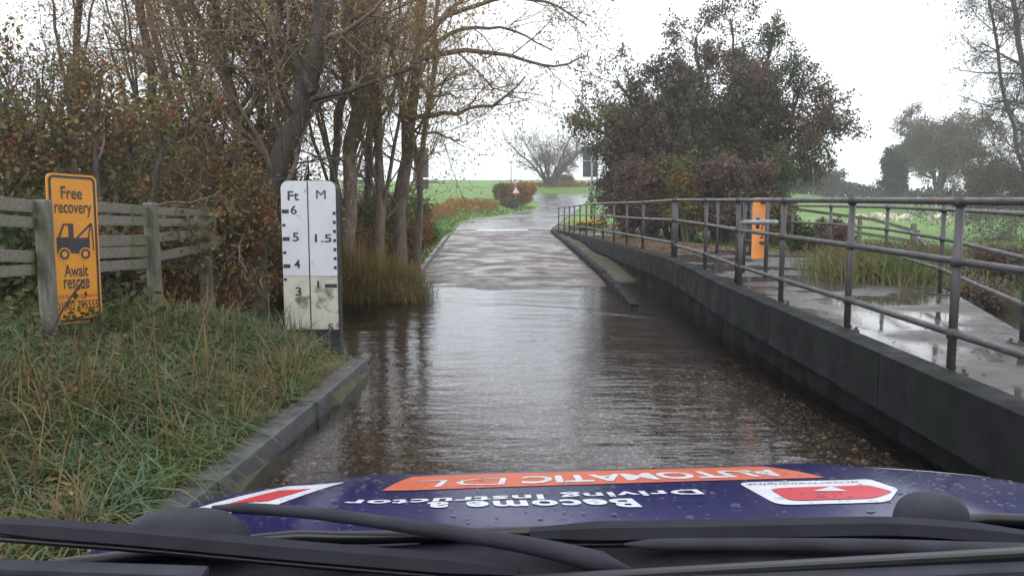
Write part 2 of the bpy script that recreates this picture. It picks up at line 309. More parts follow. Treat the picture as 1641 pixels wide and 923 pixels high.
# footbridge: near edge, far edge and top of its deck
DY = [-12, 3, 5, 8.15, 9.8, 11.8, 14, 17.5, 20.3, 23, 25.5, 28, 30.2, 32, 33.5, 35, 36.3, 37.5, 39]
PXP = {4.95: 1535, 6.5: 1363, 8.15: 1254, 9.8: 1182, 11.8: 1130.5, 14: 1083, 17.5: 1030, 20.3: 1004, 23: 983.5, 25.5: 966, 28: 952, 30.2: 939, 32: 929, 33.5: 920, 35: 912, 36.3: 904, 37.5: 895}
PD = sorted(PXP); PX = [(PXP[d] - CX) / F * d for d in PD]
def xpost(y): return ip(y, PD, PX)
def xdeck(y): return xpost(y) - .2
def zdeck(y): return ip(y, [-12, 3, 5, 6.5, 8.15, 9.8, 11.8, 14, 17.5, 23, 28, 37.5, 42], [.5, .55, .58, .61, .63, .65, .68, .7, .66, .57, .51, .47, .46])
def xdeck2(y): return ip(y, [-12, 3, 5.9, 8.9, 12, 15, 20, 28, 37.5], [3.6, 3.7, 4.05, 5.1, 5.95, 6.3, 5.0, 4.3, 3.3])
RV = np.random.default_rng(3)
_ph = RV.uniform(0, 6.28, (24, 2)); _k = RV.normal(0, 1, (24, 2)); _k /= np.linalg.norm(_k, axis=1, keepdims=True)
def wav(x, y, wl):
    s = 0
    for i in range(8): s = s + np.sin((x * _k[i, 0] + y * _k[i, 1]) * 6.28 / (wl * (1 + .23 * i)) + _ph[i, 0])
    return s / 8
def hterr(x, y):
    x, y = np.asarray(x, float), np.asarray(y, float)
    zr, l, r = zroad(y), xl(y), xr(y)
    dl, dr = l - x, x - r
    near = .12 + .5 * sm((dl - .25) / 2.0) + .15 * sm((dl - 2) / 4)
    mid = zr + .03 + .5 * sm((dl - .6) / 4)
    lb = near + (mid - near) * sm((y - 9) / 5)
    hl = 2.3 + .043 * (np.minimum(y, 185 + 25 * wav(x, y, 300)) - 60) - .03 * np.maximum(y - 190, 0) + .25 * wav(x, y, 60)
    f = sm((y - 34) / 34) * sm((dl - .5) / 9)
    lb = lb * (1 - f) + np.maximum(hl, zr + .05) * f
    hrr = .2 + .028 * np.maximum(np.minimum(y, 128) - 75, 0) + .05 * wav(x, y, 22)
    fr = sm(dr / 14)
    rb = (zr - .02) * (1 - fr) + hrr * fr
    far = sm((y - 92) / 12)   # behind the junction the ground climbs to the hill as well
    rb = rb * (1 - far) + far * (np.maximum(hl, rb) * sm((70 - x) / 50) + rb * (1 - sm((70 - x) / 50)))
    h = np.where(dl > 0, lb, np.where(dr > 0, rb, zr - .06))
    mid2 = (dl <= 0) & (dr <= 0) & (y > 96); h = np.where(mid2, np.maximum(hl, zr - .06), h)
    h = h + .04 * wav(x, y, 2.3) * np.clip(np.where(dl > 0, dl - .4, dr - .4), 0, 1)
    # the stream on both sides
    yc = np.where(x < 0, 11.2 + .05 * (x + 2), 10.6); hw = np.where(x < 0, 2.5, 2.3)
    g = sm((np.abs(y - yc) - hw + .1) / .9)
    side = np.where(x < 0, sm((dl + .1) / .3), sm((x - 2.4) / .3))
    h = np.where(side > 0, h * (1 - side * (1 - g)) + (-.38) * side * (1 - g), h)
    und = (x > r - .0) & (x < xdeck2(y) + .1) & (y < 39) & (x > xdeck(y) - .1)
    h = np.where(und, np.minimum(h, zdeck(y) - .42), h)
    return h
def axis(parts):
    a = np.concatenate([np.arange(s, e, st) for s, e, st in parts]); return a
gx = axis([(-420, -120, 30), (-120, -30, 5), (-30, -9, 1), (-9, 9, .15), (9, 30, 1), (30, 120, 5), (120, 421, 30)])
gy = axis([(-60, -2, 4), (-2, 18, .15), (18, 45, .5), (45, 130, 2), (130, 300, 8), (300, 465, 32)])
GX, GY = np.meshgrid(gx, gy); GZ = hterr(GX, GY)
nx, ny = len(gx), len(gy)
gv = np.stack([GX.ravel(), GY.ravel(), GZ.ravel()], 1)
ii = (np.arange(ny - 1)[:, None] * nx + np.arange(nx - 1)[None]).ravel()
gf = np.stack([ii, ii + 1, ii + nx + 1, ii + nx], 1)
ground = mk('ground', gv, gf, 'soil', smooth=True); setting(ground)
ground.data.materials.append(MATS['pasture'])
cxm, cym = gv[gf].mean(1)[:, 0], gv[gf].mean(1)[:, 1]
past = ((cym > 19) & (cxm > 7.5)) | ((cym > 15) & (xl(cym) - cxm > .1) & (xl(cym) - cxm < 2.5)) | (cym > 44)
ground.data.polygons.foreach_set('material_index', past.astype(np.int32))

# road: the ford's stony bed, brown wet lane, grey junction
def strip(name, ys, fl, fr, fz, mat, parent=None, nx_=14, dz=0.0, crown=0.03):
    t = np.linspace(0, 1, nx_); V = []
    for y in ys:
        a, b = fl(y), fr(y); X = a + (b - a) * t
        V.append(np.stack([X, np.full(nx_, y), fz(y) + dz + crown * (1 - (2 * t - 1) ** 2) + .006 * wav(X, np.full(nx_, y), 1.1) + .05 * wav(X, np.full(nx_, y), 1.7) * max(0, 1 - abs(y - 17) / 3.4)], 1))
    V = np.concatenate(V); n = len(ys)
    i = (np.arange(n - 1)[:, None] * nx_ + np.arange(nx_ - 1)[None]).ravel()
    return mk(name, V, np.stack([i, i + 1, i + nx_ + 1, i + nx_], 1), mat, parent, True)
road = bpy.data.objects.new('road', None); C.objects.link(road); setting(road)
strip('ford_bed', np.arange(-3, 16.01, .25), lambda y: xl(y) - .05, lambda y: max(xr(y), xdeck(y)) + .1 if y < 13.5 else xr(y), zroad, 'gravel_bed', road, 24)
strip('lane', np.concatenate([np.arange(16, 37.6, .4)]), lambda y: xl(y), lambda y: xr(y), zroad, 'asphalt_wet', road, 18)
strip('junction', np.concatenate([np.arange(37.6, 95, 1.2), [95, 97, 99.5]]), lambda y: xl(y), lambda y: xr(y), zroad, 'asphalt_grey', road, 14, crown=.02)
# white line across the mouth of the lane
a, b = (765 - CX) / F * 37.2, (846 - CX) / F * 37.2
strip('give_way_line', [36.3, 36.8, 37.3], lambda y: a, lambda y: b, zroad, 'white_worn', road, 10, dz=.042, crown=0)

# water
wx = np.arange(-16, 16.01, .06); wy = np.arange(3.6, 20.5, .06)
WX, WY = np.meshgrid(wx, wy); WZ = np.zeros_like(WX)
RW = np.random.default_rng(11)
for i in range(26):
    wl = RW.uniform(.18, 1.1); th = RW.normal(math.pi / 2, .42); A = .0010 * wl ** .8
    ph = RW.uniform(0, 6.28)
    env = .55 + .45 * np.sin(WX * RW.uniform(.3, 1.2) + WY * RW.uniform(.3, 1.2) + RW.uniform(0, 6))
    WZ += A * env * np.sin((WX * math.cos(th) + WY * math.sin(th)) * 6.28 / wl + ph)
WZ *= .45 + .55 * sm((WY - 5) / 5)
crest = WY - (13.6 - .55 * (WX + 1.5)) - .12 * np.sin(WX * 2.1)   # a low standing wave slanting across the far side of the ford
WZ += .016 * np.exp(-(crest / .16) ** 2) * sm((WX + 2) / 1.5) * sm((2.6 - WX) / 1.0)
crest = WY - 15.2 - .1 * np.sin(WX * 3)
WZ += .008 * np.exp(-(crest / .12) ** 2) * (.5 + .5 * np.sin(WX * 1.3 + 1))
n1 = len(wx); ii = (np.arange(len(wy) - 1)[:, None] * n1 + np.arange(n1 - 1)[None]).ravel()
wf = np.stack([ii, ii + 1, ii + n1 + 1, ii + n1], 1)
wv = np.stack([WX.ravel(), WY.ravel(), WZ.ravel()], 1)
cc = wv[wf].mean(1); keep = hterr(cc[:, 0], cc[:, 1]) < .12
setting(mk('water', wv, wf[keep], 'water', None, True))

# gravel on the bed
def pebbles(name, n, yr, fl, fr, fz, size, mat='pebble', dens=None):
    g = np.random.default_rng(21)
    y = g.uniform(*yr, n); x = fl(y) + (fr(y) - fl(y)) * g.uniform(0, 1, n)
    if dens is not None: k = g.uniform(0, 1, n) < dens(x, y); x, y = x[k], y[k]
    n = len(x); s = g.uniform(*size, n) * g.uniform(.6, 1.3, n)
    base = np.array([[1, 0, 0], [.3, .9, 0], [-.8, .5, 0], [-.7, -.6, 0], [.4, -.9, 0], [.1, .05, .55]])
    a = g.uniform(0, 6.28, n); ca, sa = np.cos(a), np.sin(a)
    V = base[None] * s[:, None, None] * g.uniform(.75, 1.25, (n, 6, 1))
    X = V[..., 0] * ca[:, None] - V[..., 1] * sa[:, None] * .75; Y = V[..., 0] * sa[:, None] + V[..., 1] * ca[:, None] * .75
    V = np.stack([X + x[:, None], Y + y[:, None], V[..., 2] + fz(x, y)[:, None]], -1).reshape(-1, 3)
    fb = np.array([[0, 1, 5], [1, 2, 5], [2, 3, 5], [3, 4, 5], [4, 0, 5]])
    Fc = (fb[None] + (np.arange(n) * 6)[:, None, None]).reshape(-1, 3)
    return mk(name, V, Fc, mat)
def zbed(x, y):
    l = xl(y) - .05; r_ = np.maximum(xr(y), xdeck(y)) + .1; t = (x - l) / (r_ - l)
    return zroad(y) + .03 * (1 - (2 * t - 1) ** 2)
gr = pebbles('gravel', 42000, (3.4, 9.6), lambda y: xl(y) + .1, lambda y: xdeck(y) - .02, zbed, (.008, .026), dens=lambda x, y: sm((10 - y) / 3.5) * (.35 + .65 * sm(.5 + 1.5 * wav(x, y, 1.7))))
setting(gr, 'stuff', 'loose brown and cream gravel on the ford bed'); gr['category'] = 'gravel'

# kerbs, each of single stones
def kerb(name, pts, wdt, hgt, mat, step=.92, gap=.012, side=-1, label=None, sink=.3, jitter=.008):
    k = bpy.data.objects.new(name, None); C.objects.link(k); setting(k, 'structure', label)
    P = np.array(pts, float); seg = np.linalg.norm(np.diff(P, axis=0), axis=1); L = np.concatenate([[0], np.cumsum(seg)])
    me = None; s = 0
    while s + step <= L[-1] + .05:
        q = [np.array([np.interp(v, L, P[:, i]) for i in range(3)]) for v in (s, min(s + step, L[-1]))]
        c = (q[0] + q[1]) / 2; d = q[1] - q[0]; ang = math.atan2(d[1], d[0])
        if me is None:
            bb = B().box((0, 0, -(sink) / 2 + hgt / 2), (step - gap, wdt, hgt + sink), bev=.018); o = bb.to('kerb_stone', mat, k); me = o.data
        else: o = link('kerb_stone', me, mat, k)
        n_ = np.array([-math.sin(ang), math.cos(ang)]) * side * wdt / 2
        o.location = (c[0] + n_[0], c[1] + n_[1], c[2] + RV.normal(0, jitter)); o.rotation_euler = (RV.normal(0, .01), -math.atan2(d[2], np.hypot(d[0], d[1])), ang + RV.normal(0, .006))
        s += step
    return k
kerb('kerb_near_left', [(-1.86, -1.2, .12), (-1.61, 4.2, .12), (-1.43, 7.78, .10)], .17, .03, 'kerb_stone', side=1, step=1.79, jitter=.003)
kerb('kerb_far_left', [(-1.93, 14.2, .07)] + [(xl(y), y, zroad(y) + .1) for y in (17, 20, 24, 28, 31)], .12, .01, 'kerb_painted', side=1)
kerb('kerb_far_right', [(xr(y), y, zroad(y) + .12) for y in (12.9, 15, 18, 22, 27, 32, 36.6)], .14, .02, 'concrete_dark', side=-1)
# wing slab behind the near kerb and the concrete block at the end of the far kerb
o = B().box((-1.86, 7.35, -.06), (.42, 1.0, .3), Matrix.Rotation(R(-4), 3, 'Z'), .02).to('apron_slab', 'concrete_dark'); tag(o, 'dark mossy concrete slab where the near kerb meets the stream', 'slab')
p = at(625, 462, 14.0); o = B().box((p[0] - .1, 14.05, -.05), (.75, .5, .45), Matrix.Rotation(R(8), 3, 'Z'), .05).to('headwall_block', 'concrete'); tag(o, 'pale concrete block at the water end of the far kerb', 'block')

# ================================================================== FOOTBRIDGE
fb = thing('footbridge', 'wet concrete footbridge with dark side wall along the ford', 'footbridge', (0, 0, 0))
ys = np.arange(-4, 38.6, .5)
def ext(ysn, fx0, fx1, fz0, fz1, name, mat, parent, cross=2):
    V = []; m = len(ysn)
    for y in ysn:
        a, b = fx0(y), fx1(y); t = np.linspace(0, 1, cross)
        top = [(a + (b - a) * q, y, fz1(y)) for q in t]; V += top + [(b, y, fz0(y)), (a, y, fz0(y))]
    k = cross + 2; Fs = []
    for i in range(m - 1):
        for j in range(k): Fs.append((i * k + j, i * k + (j + 1) % k, (i + 1) * k + (j + 1) % k, (i + 1) * k + j))
    Fs.append(tuple(range(k))); Fs.append(tuple((m - 1) * k + j for j in reversed(range(k))))
    return mk(name, V, Fs, mat, parent)
ext(ys, xdeck, xdeck2, lambda y: zdeck(y) - .34, zdeck, 'deck', 'deck_wet', fb, 6)
y0 = -4.0
while y0 < 38:   # cast in lengths, an open joint between each
    y1 = min(y0 + 2.35, 38.5); seg = np.linspace(y0, y1 - .014, 6)
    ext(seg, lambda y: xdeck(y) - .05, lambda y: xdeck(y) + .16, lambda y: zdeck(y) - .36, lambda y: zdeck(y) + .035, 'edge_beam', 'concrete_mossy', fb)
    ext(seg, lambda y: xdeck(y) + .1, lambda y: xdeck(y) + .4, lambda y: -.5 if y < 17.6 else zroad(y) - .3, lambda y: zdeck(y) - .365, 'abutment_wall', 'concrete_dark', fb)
    y0 = y1
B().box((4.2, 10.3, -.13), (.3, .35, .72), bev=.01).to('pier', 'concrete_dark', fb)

# railings: posts, three pipes, collars, foot plates
def railing(label, posts, hts, rpost=.027, rrail=.024, overhang=(0, 0), rails=3, name='railing', mat='rail_paint', foot=True, group=None):
    """posts: list of base points; hts: rail heights as fractions of post height list"""
    o0 = posts[0][0]
    t = thing(name, label, 'railing', o0, 0, group)
    o0 = np.array(o0)
    for b, h in posts:
        b = np.array(b) - o0
        p = B().cyl(b - [0, 0, .03], b + [0, 0, h], rpost, k=14).to('post', mat, t, True)
        for f in hts: B().cyl(b + [0, 0, h * f - .032], b + [0, 0, h * f + .032], rpost * 1.38, k=14).to('collar', mat, p, True)
        if foot:
            B().box(b + [0, 0, .006], (.15, .15, .016), bev=.003).to('foot_plate', mat, p)
            if b[1] + o0[1] < 12:
                for sx in (-1, 1):
                    for sy in (-1, 1): B().cyl(b + [sx * .055, sy * .055, .01], b + [sx * .055, sy * .055, .036], .012, k=6).to('bolt', mat, p)
    for f in hts:
        pts = [np.array(b) - o0 + [0, 0, h * f] for b, h in posts]
        if overhang[0]: pts[0] = pts[0] + (pts[0] - pts[1]) * overhang[0]
        V, Fq = tube_path(pts, rrail, 12); mk('rail', V, Fq, mat, t, True)
    return t
near = [((xpost(d), d, zdeck(d)), 1.08 if d > 4 else 1.07) for d in (1.75, 3.35)] + \
       [((xpost(d), d, zdeck(d)), {4.95: 1.1}.get(d, 1.1)) for d in PD if d <= 14]
near = [((b[0], b[1], b[2]), float(ip(b[1], [3.3, 4.95, 6.5, 9.8, 14], [1.665, 1.678, 1.695, 1.72, 1.755])) - b[2]) for b, h in near]
railing('dark grey pipe railing along the roadside edge of the footbridge, puddles behind it', near, (.235, .655, 1.0))
farp = [((xpost(d), d, zdeck(d)), 0) for d in PD if d >= 14]; farp[0] = ((xpost(14.25), 14.25, zdeck(14.25)), 0)
farp = [(b, float(ip(b[1], [14, 17.5, 20, 25, 30, 37.5], [1.755, 1.73, 1.73, 1.74, 1.70, 1.565])) - b[2]) for b, h in farp]
railing('far pipe railing with close posts running up to the junction', farp, (.27, .66, 1.0), rpost=.03, rrail=.026)
# the other side of the path
p2 = [((3.72, 4.2, .56), 1.02), (tuple(at(1638, 556, 5.9)), 0), (tuple(at(1505, 482, 8.9)), 0), (tuple(at(1417, 452, 11.5)), 0), (tuple(at(1328, 425, 14.3)), 0), (tuple(at(1268, 412, 16)), 0)]
p2 = [((b[0], b[1], float(zdeck(b[1]))), float(ip(b[1], [4, 5.9, 8.9, 11.5, 16], [1.58, 1.585, 1.607, 1.63, 1.65]) - zdeck(b[1]))) for b, h in p2]
railing('pipe railing on the field side of the footbridge path, sheep seen through it', p2, (.3, .66, 1.0), rpost=.025, rrail=.021)
# chicane barriers on the path
pb = at(1182, 457, 9.8); st = thing('barrier_stub', 'short round-ended barrier pipe fixed to the roadside railing', 'barrier', (xpost(9.72), 9.72, zdeck(9.72)))
B().cyl((-.02, -.05, .8), (.40, -.12, .8), .03).ball((.40, -.12, .8), .034).to('pipe', 'galvanised', st, True)
B().cyl((-.0, -.05, -.03), (0, -.05, .83), .03).to('post', 'rail_paint', st, True)
def frame_barrier(label, pa, pb_, h, fr, mat='rail_paint'):
    t = thing('path_barrier', label, 'barrier', pa, 0, None); d = np.array(pb_) - np.array(pa)
    for q in (np.zeros(3), d): B().cyl(q - [0, 0, .03], q + [0, 0, h], .028).to('post', mat, t, True)
    for f in fr: B().cyl([0, 0, h * f], d + [0, 0, h * f], .024).to('rail', mat, t, True)
    return t
def on_deck(px, d): x = (px - CX) / F * d; return (x, d, float(zdeck(d)))
frame_barrier('low pipe barrier holding the orange depth board on the path', on_deck(1192, 11.4), on_deck(1228, 10.8), 1.05, (.45, .98))
frame_barrier('pale pipe barrier across the path, behind the orange depth board', on_deck(1149, 16.2), on_deck(1203, 15.6), 1.06, (.05, .5, 1.0))
# orange depth board
c = at(1214, 366, 11.0); ob = thing('depth_board', 'narrow orange depth board with black figures on the footbridge path', 'board', (c[0], 10.95, c[2]))
B().box((0, 0, 0), (.185, .02, .85), bev=.004).to('panel', 'orange_board', ob)
lettering('1', .05, .15, (-.02, .07), 'sign_black', ob, -.0125, .03, 'numeral'); lettering('/', .05, .1, (.05, .03), 'sign_black', ob, -.0125, .02, 'numeral'); lettering('2', .06, .1, (.045, -.09), 'sign_black', ob, -.0125, .02, 'numeral')

# ================================================================== FENCE, SIGNS
fence = thing('timber_fence', 'weathered grey board fence with square posts on the left bank', 'fence', (0, 0, 0))
def post_at(px0, px1, ytop, d, ybase):
    a, b_ = at(px0, ytop, d), at(px1, ytop, d); zb = at(px0, ybase, d)[2]
    w_ = b_[0] - a[0] + .015; cxp = (a[0] + b_[0]) / 2
    q = B().box((0, 0, (a[2] + zb - .5) / 2 - zb), (w_, w_ * .9, a[2] - zb + .5), bev=.012)
    o = q.to('post', 'old_post', fence); o.location = (cxp, d, zb); o.rotation_euler = (RV.normal(0, .015), RV.normal(0, .015), RV.normal(0, .05)); return cxp
x1 = post_at(58, 76, 320, 6.1, 540); x2 = post_at(234, 250, 325, 8.5, 480); x3 = post_at(318, 334, 332, 10.3, 490)
def board(pa, pb_, hgt, thick=.03):
    pa, pb_ = np.array(pa), np.array(pb_); d = pb_ - pa; L = np.linalg.norm(d); c = (pa + pb_) / 2
    o = B().box((0, 0, 0), (L, thick, hgt), bev=.004).to('board', 'old_timber', fence)
    o.location = c; o.rotation_euler = (RV.normal(0, .03), -math.asin(d[2] / L), math.atan2(d[1], d[0]))
OFF = -.1
def bd(pxa, ya, da, pxb, yb, db, hpx):
    a, b_ = at(pxa, ya, da), at(pxb, yb, db); board(a, b_, hpx / F * da)
for ya, yb, h in ((322, 332, 24), (350, 358, 21), (408, 412, 22), (438, 432, 20)): bd(-40, ya, 5.1, 60, yb, 6.16, h)
for xx, yy in ((-3.52, 5.0), (-3.4, 2.9)):
    o = B().box((0, 0, .3), (.15, .14, 1.6), bev=.012).to('post', 'old_post', fence); o.location = (xx, yy, .6)
for zz in (1.62, 1.48, 1.24, 1.1): board((-3.42, 2.85, zz + .02), (-3.5, 5.05, zz + .02), .1)
for ya, yb, h in ((327, 338, 18), (352, 355, 18), (389, 384, 20), (408, 403, 20), (432, 422, 19)): bd(88, ya, 6.62, 246, yb, 8.6, h)
for ya, yb, h in ((338, 343, 13), (357, 356, 13), (381, 373, 14), (413, 393, 15)): bd(244, ya, 8.62, 345, yb, 10.4, h)
bd(325, 342, 10.42, 352, 344, 11.0, 12); bd(325, 392, 10.42, 350, 384, 11.0, 12)

# yellow recovery sign
A_, B_ = at(72, 280, 6.32), at(153, 288, 6.72)
ang = math.atan2(B_[1] - A_[1], B_[0] - A_[0]); SW = float(np.hypot(*(B_ - A_)[:2])); SH = float(at(85, 277, 6.7)[2] - at(95, 508, 6.7)[2])
ctr = (A_ + B_) / 2; ctr[2] = at(72, 280, 6.62)[2] - SH / 2
sg = thing('recovery_sign', 'yellow free recovery sign with black tow truck leaning on the fence', 'sign', ctr, ang)
sg.rotation_euler = (R(-2), R(2.0), ang)
def rrect(w_, h_, r, n=5):
    pts = []
    for cx_, cz_, a0 in ((w_ / 2 - r, h_ / 2 - r, 0), (-w_ / 2 + r, h_ / 2 - r, 90), (-w_ / 2 + r, -h_ / 2 + r, 180), (w_ / 2 - r, -h_ / 2 + r, 270)):
        for i in range(n + 1):
            a = R(a0 + 90 * i / n); pts.append((cx_ + r * math.cos(a), cz_ + r * math.sin(a)))
    return pts
B().poly([(x, 0, z) for x, z in rrect(SW, SH, .05)], .012).to('panel', 'sign_yellow', sg)
def ringmesh(name, outer, inner, y, mat, parent):
    n = len(outer); V = [(x, y, z) for x, z in outer] + [(x, y, z) for x, z in inner]
    return mk(name, V, [(i, (i + 1) % n, n + (i + 1) % n, n + i) for i in range(n)], mat, parent)
ringmesh('border', rrect(SW - .03, SH - .03, .045), rrect(SW - .07, SH - .07, .03), -.003, 'sign_black', sg)
U = SH
lettering('Free', SW * .42, U * .085, (-.01, U * .375), 'sign_black', sg, -.003, .012)
lettering('recovery', SW * .74, U * .085, (.0, U * .255), 'sign_black', sg, -.003, .012)
lettering('Await', SW * .48, U * .085, (0, -U * .145), 'sign_black', sg, -.003, .012)
lettering('rescue', SW * .52, U * .065, (0, -U * .235), 'sign_black', sg, -.003, .012)
lettering('call for assistance', SW * .84, U * .028, (0, -U * .315), 'sign_red', sg, -.003, .01)
lettering('01902 795555', SW * .84, U * .06, (0, -U * .38), 'sign_black', sg, -.003, .01)
def flat(name, pts, mat, parent, y=-.003): return mk(name, [(x, y, z) for x, z in pts], [tuple(range(len(pts)))], mat, parent)
tk = bpy.data.objects.new('tow_truck_pictogram', None); C.objects.link(tk); tk.parent = sg
s = SW
flat('truck_body', [(-.36 * s, -.03 * U), (.30 * s, -.03 * U), (.30 * s, .075 * U), (-.36 * s, .075 * U)], 'sign_black', tk)
ringmesh('truck_cab', [(-.34 * s, .075 * U), (-.02 * s, .075 * U), (-.02 * s, .17 * U), (-.22 * s, .17 * U)], [(-.29 * s, .078 * U), (-.12 * s, .078 * U), (-.12 * s, .158 * U), (-.2 * s, .158 * U)], -.003, 'sign_black', tk)
flat('truck_jib', [(.02 * s, .075 * U), (.07 * s, .075 * U), (.36 * s, .165 * U), (.34 * s, .18 * U)], 'sign_black', tk)
flat('truck_cable', [(.345 * s, .17 * U), (.37 * s, .17 * U), (.39 * s, -.01 * U), (.365 * s, -.01 * U)], 'sign_black', tk)
flat('truck_mast', [(.26 * s, .075 * U), (.29 * s, .075 * U), (.35 * s, .17 * U), (.33 * s, .17 * U)], 'sign_black', tk)
for cx_ in (-.22, .2):
    cr_ = lambda r: [(cx_ * s + r * math.cos(k * math.pi / 10), -.035 * U + r * math.sin(k * math.pi / 10)) for k in range(20)]
    ringmesh('truck_wheel', cr_(.10 * s), cr_(.055 * s), -.0045, 'sign_black', tk)
    ringmesh('wheel_gap', cr_(.125 * s), cr_(.10 * s), -.0045, 'sign_yellow', tk)
    flat('wheel_hub', cr_(.055 * s), 'sign_yellow', tk, -.0045)

# depth gauge
GD = 8.74
def gz(py): return float(at(500, py, GD)[2])
gx0, gx1 = float(at(452, 380, GD)[0]), float(at(539, 380, GD)[0]); GW = gx1 - gx0
g0 = gz(572); gauge = thing('depth_gauge', 'white flood depth gauge in feet and metres on a dark post by the ford', 'depth gauge', ((gx0 + gx1) / 2, GD, g0))
def lz(py): return gz(py) - g0
zt, zm, zb_ = lz(290), lz(443), lz(528)
pts = [(GW / 2, zm)] ; r_ = .085
pts = [(GW / 2, zm + .004)] + [(GW / 2 - r_ + r_ * math.cos(R(a)), zt - r_ + r_ * math.sin(R(a))) for a in range(0, 91, 15)] + [(-GW / 2 + r_ + r_ * math.cos(R(a)), zt - r_ + r_ * math.sin(R(a))) for a in range(90, 181, 15)] + [(-GW / 2, zm + .004)]
B().poly([(x, 0, z) for x, z in pts], .02).to('upper_panel', 'gauge_white', gauge)
B().box((0, .01, (zm + zb_) / 2), (GW, .02, zm - zb_ - .004)).to('lower_panel', 'gauge_dirty', gauge)
B().poly([(x * 1.0, 0.021, z - .01) for x, z in [(GW / 2 + .012, -.3)] + [(p_[0] + .01, p_[1]) for p_ in pts[1:-1]] + [(-GW / 2, -.3)]], .16).to('post_board', 'dark_post', gauge)
B().box((GW * .3, .012, zb_ / 2 - .1), (GW * .4, .015, zb_ + .2)).to('foot_board', 'dark_post', gauge)
B().box((-.005, -.002, (zt + zb_) / 2), (.012, .003, zt - zb_ - .01)).to('centre_line', 'sign_black', gauge)
k_ = 1 / F * GD
def nm(txt, px, py, wpx, hpx, nme='numeral'):
    lettering(txt, wpx * k_, hpx * k_, ((px - 495.5) * k_, lz(py)), 'sign_black', gauge, -.003, 0 if txt == 'M' else .015, nme)
nm('Ft', 472, 314, 18, 15, 'lettering'); nm('M', 516, 312, 15, 14, 'lettering')
for t_, px, py in (('6', 472, 336.5), ('5', 474, 380), ('4', 475, 423.5), ('3', 476, 467)): nm(t_, px, py, 10, 14)
nm('1.5', 518, 382, 27, 13); nm('1', 508, 456, 3, 12); nm('.5', 524, 524, 14, 10)
def tick(px0, px1, py, hpx): B().box((((px0 + px1) / 2 - 495.5) * k_, -.0025, lz(py)), ((px1 - px0) * k_, .003, hpx * k_)).to('tick', 'sign_black', gauge)
for py in (339, 383, 426.5): tick(453, 464, py, 6)
for py in (361, 405, 448): tick(453, 458, py, 4)
for i in range(7): tick(534, 538.5, 342 + i * 14.5, 5)
tick(519, 538, 458, 6)
# bits of dry weed caught on the gauge's lower edge come with the bank grass

# sign backs by the road
def sign_back(label, panels, pole, d, base_y):
    c = at((pole[0] + pole[1]) / 2, base_y, d); t = thing('road_sign', label, 'road sign', c)
    for (a, b_, y0, y1) in panels:
        p0, p1 = at(a, y0, d), at(b_, y1, d)
        pn = B().box(((p0[0] + p1[0]) / 2 - c[0], .0, (p0[2] + p1[2]) / 2 - c[2]), (p1[0] - p0[0], .02, p0[2] - p1[2]), bev=.006).to('panel', 'sign_back', t)
        B().box(((p0[0] + p1[0]) / 2 - c[0], -.02, (p0[2] * .3 + p1[2] * .7) - c[2]), (p1[0] - p0[0], .018, .03)).to('stiffener', 'sign_back', pn)
    tp = at(0, pole[2], d)[2]; wd = (pole[1] - pole[0]) / F * d / 2
    B().cyl((0, -.06, -.2), (0, -.06, tp - c[2]), wd).to('pole', 'galvanised', t, True)
sign_back('dark stacked road sign seen from behind among the left trees', [(663, 687, 237, 285), (665, 687, 287.5, 303)], (674, 676.2, 245), 30, 372)
sign_back('grey road sign seen from behind at the end of the far railing', [(934, 958, 236, 257.5), (934, 958, 258, 284)], (945.5, 949.5, 240), 39.5, 352)
# warning triangle in front of the orange bush
c = at(826.5, 330, 64); wt = thing('warning_sign', 'small red and white warning triangle before the orange bush', 'road sign', c)
def tri(sc, z, y, mat, name, par): return B().poly([(-sc, y, z), (sc, y, z), (0, y, z + sc * 1.72)], .015).to(name, mat, par)
zq = float(at(826, 311, 64)[2] - c[2]); tri(.38, zq, 0, 'sign_red', 'panel', wt); tri(.26, zq + .07, -.006, 'decal_white', 'panel_centre', wt)
o = B().box((0, 0, zq + 1.06), (.42, .02, .3)).to('plate', 'decal_white', wt); B().box((-.06, -.015, zq + 1.06), (.12, .01, .2)).to('plate_mark', 'decal_red', o)
B().cyl((0, .04, -.3), (0, .04, zq + 1.2), .035).to('pole', 'galvanised', wt, True)
# poles far off
def pole(label, px, y0, y1, d, r=.07):
    c = at(px, y1, d); o = B().cyl((0, 0, -.3), (0, 0, float(at(px, y0, d)[2] - c[2])), r, r * .7).box((0, 0, float(at(px, y0, d)[2] - c[2]) - .15), (.5, .08, .08)).to('utility_pole', 'bark_grey'); o.location = c; tag(o, label, 'pole')
pole('thin grey pole rising out of the orange bush', 819, 258, 300, 80, .06)
pole('slim pole standing behind the small far trees', 1304, 240, 316, 110, .11)

# field fence on the right, dark rails
ff = thing('field_fence', 'dark wooden rail fence slanting down across the sheep field', 'fence', (0, 0, 0))
def frail(a, b_, h=.09): 
    pa, pb_ = at(*a), at(*b_); d = pb_ - pa; L = np.linalg.norm(d)
    o = B().box((0, 0, 0), (L, .05, h), bev=.006).to('rail', 'old_timber', ff); o.location = (pa + pb_) / 2; o.rotation_euler = (0, -math.asin(d[2] / L), math.atan2(d[1], d[0]))
frail((1250, 332, 34), (1400, 352, 24), .1); frail((1400, 352, 24), (1473, 372, 19.5), .1); frail((1370, 372, 25), (1462, 387, 20), .1); frail((1460, 372, 19.8), (1492, 402, 18), .08)
for px, y0, y1, d in ((1461, 358, 425, 20), (1487, 390, 445, 18.2), (1376, 345, 402, 26)):
    p0, p1 = at(px, y0, d), at(px, y1, d); o = B().box((0, 0, (p0[2] - p1[2]) / 2 - .15), (.11, .11, p0[2] - p1[2] + .3), bev=.01).to('post', 'old_post', ff); o.location = p1

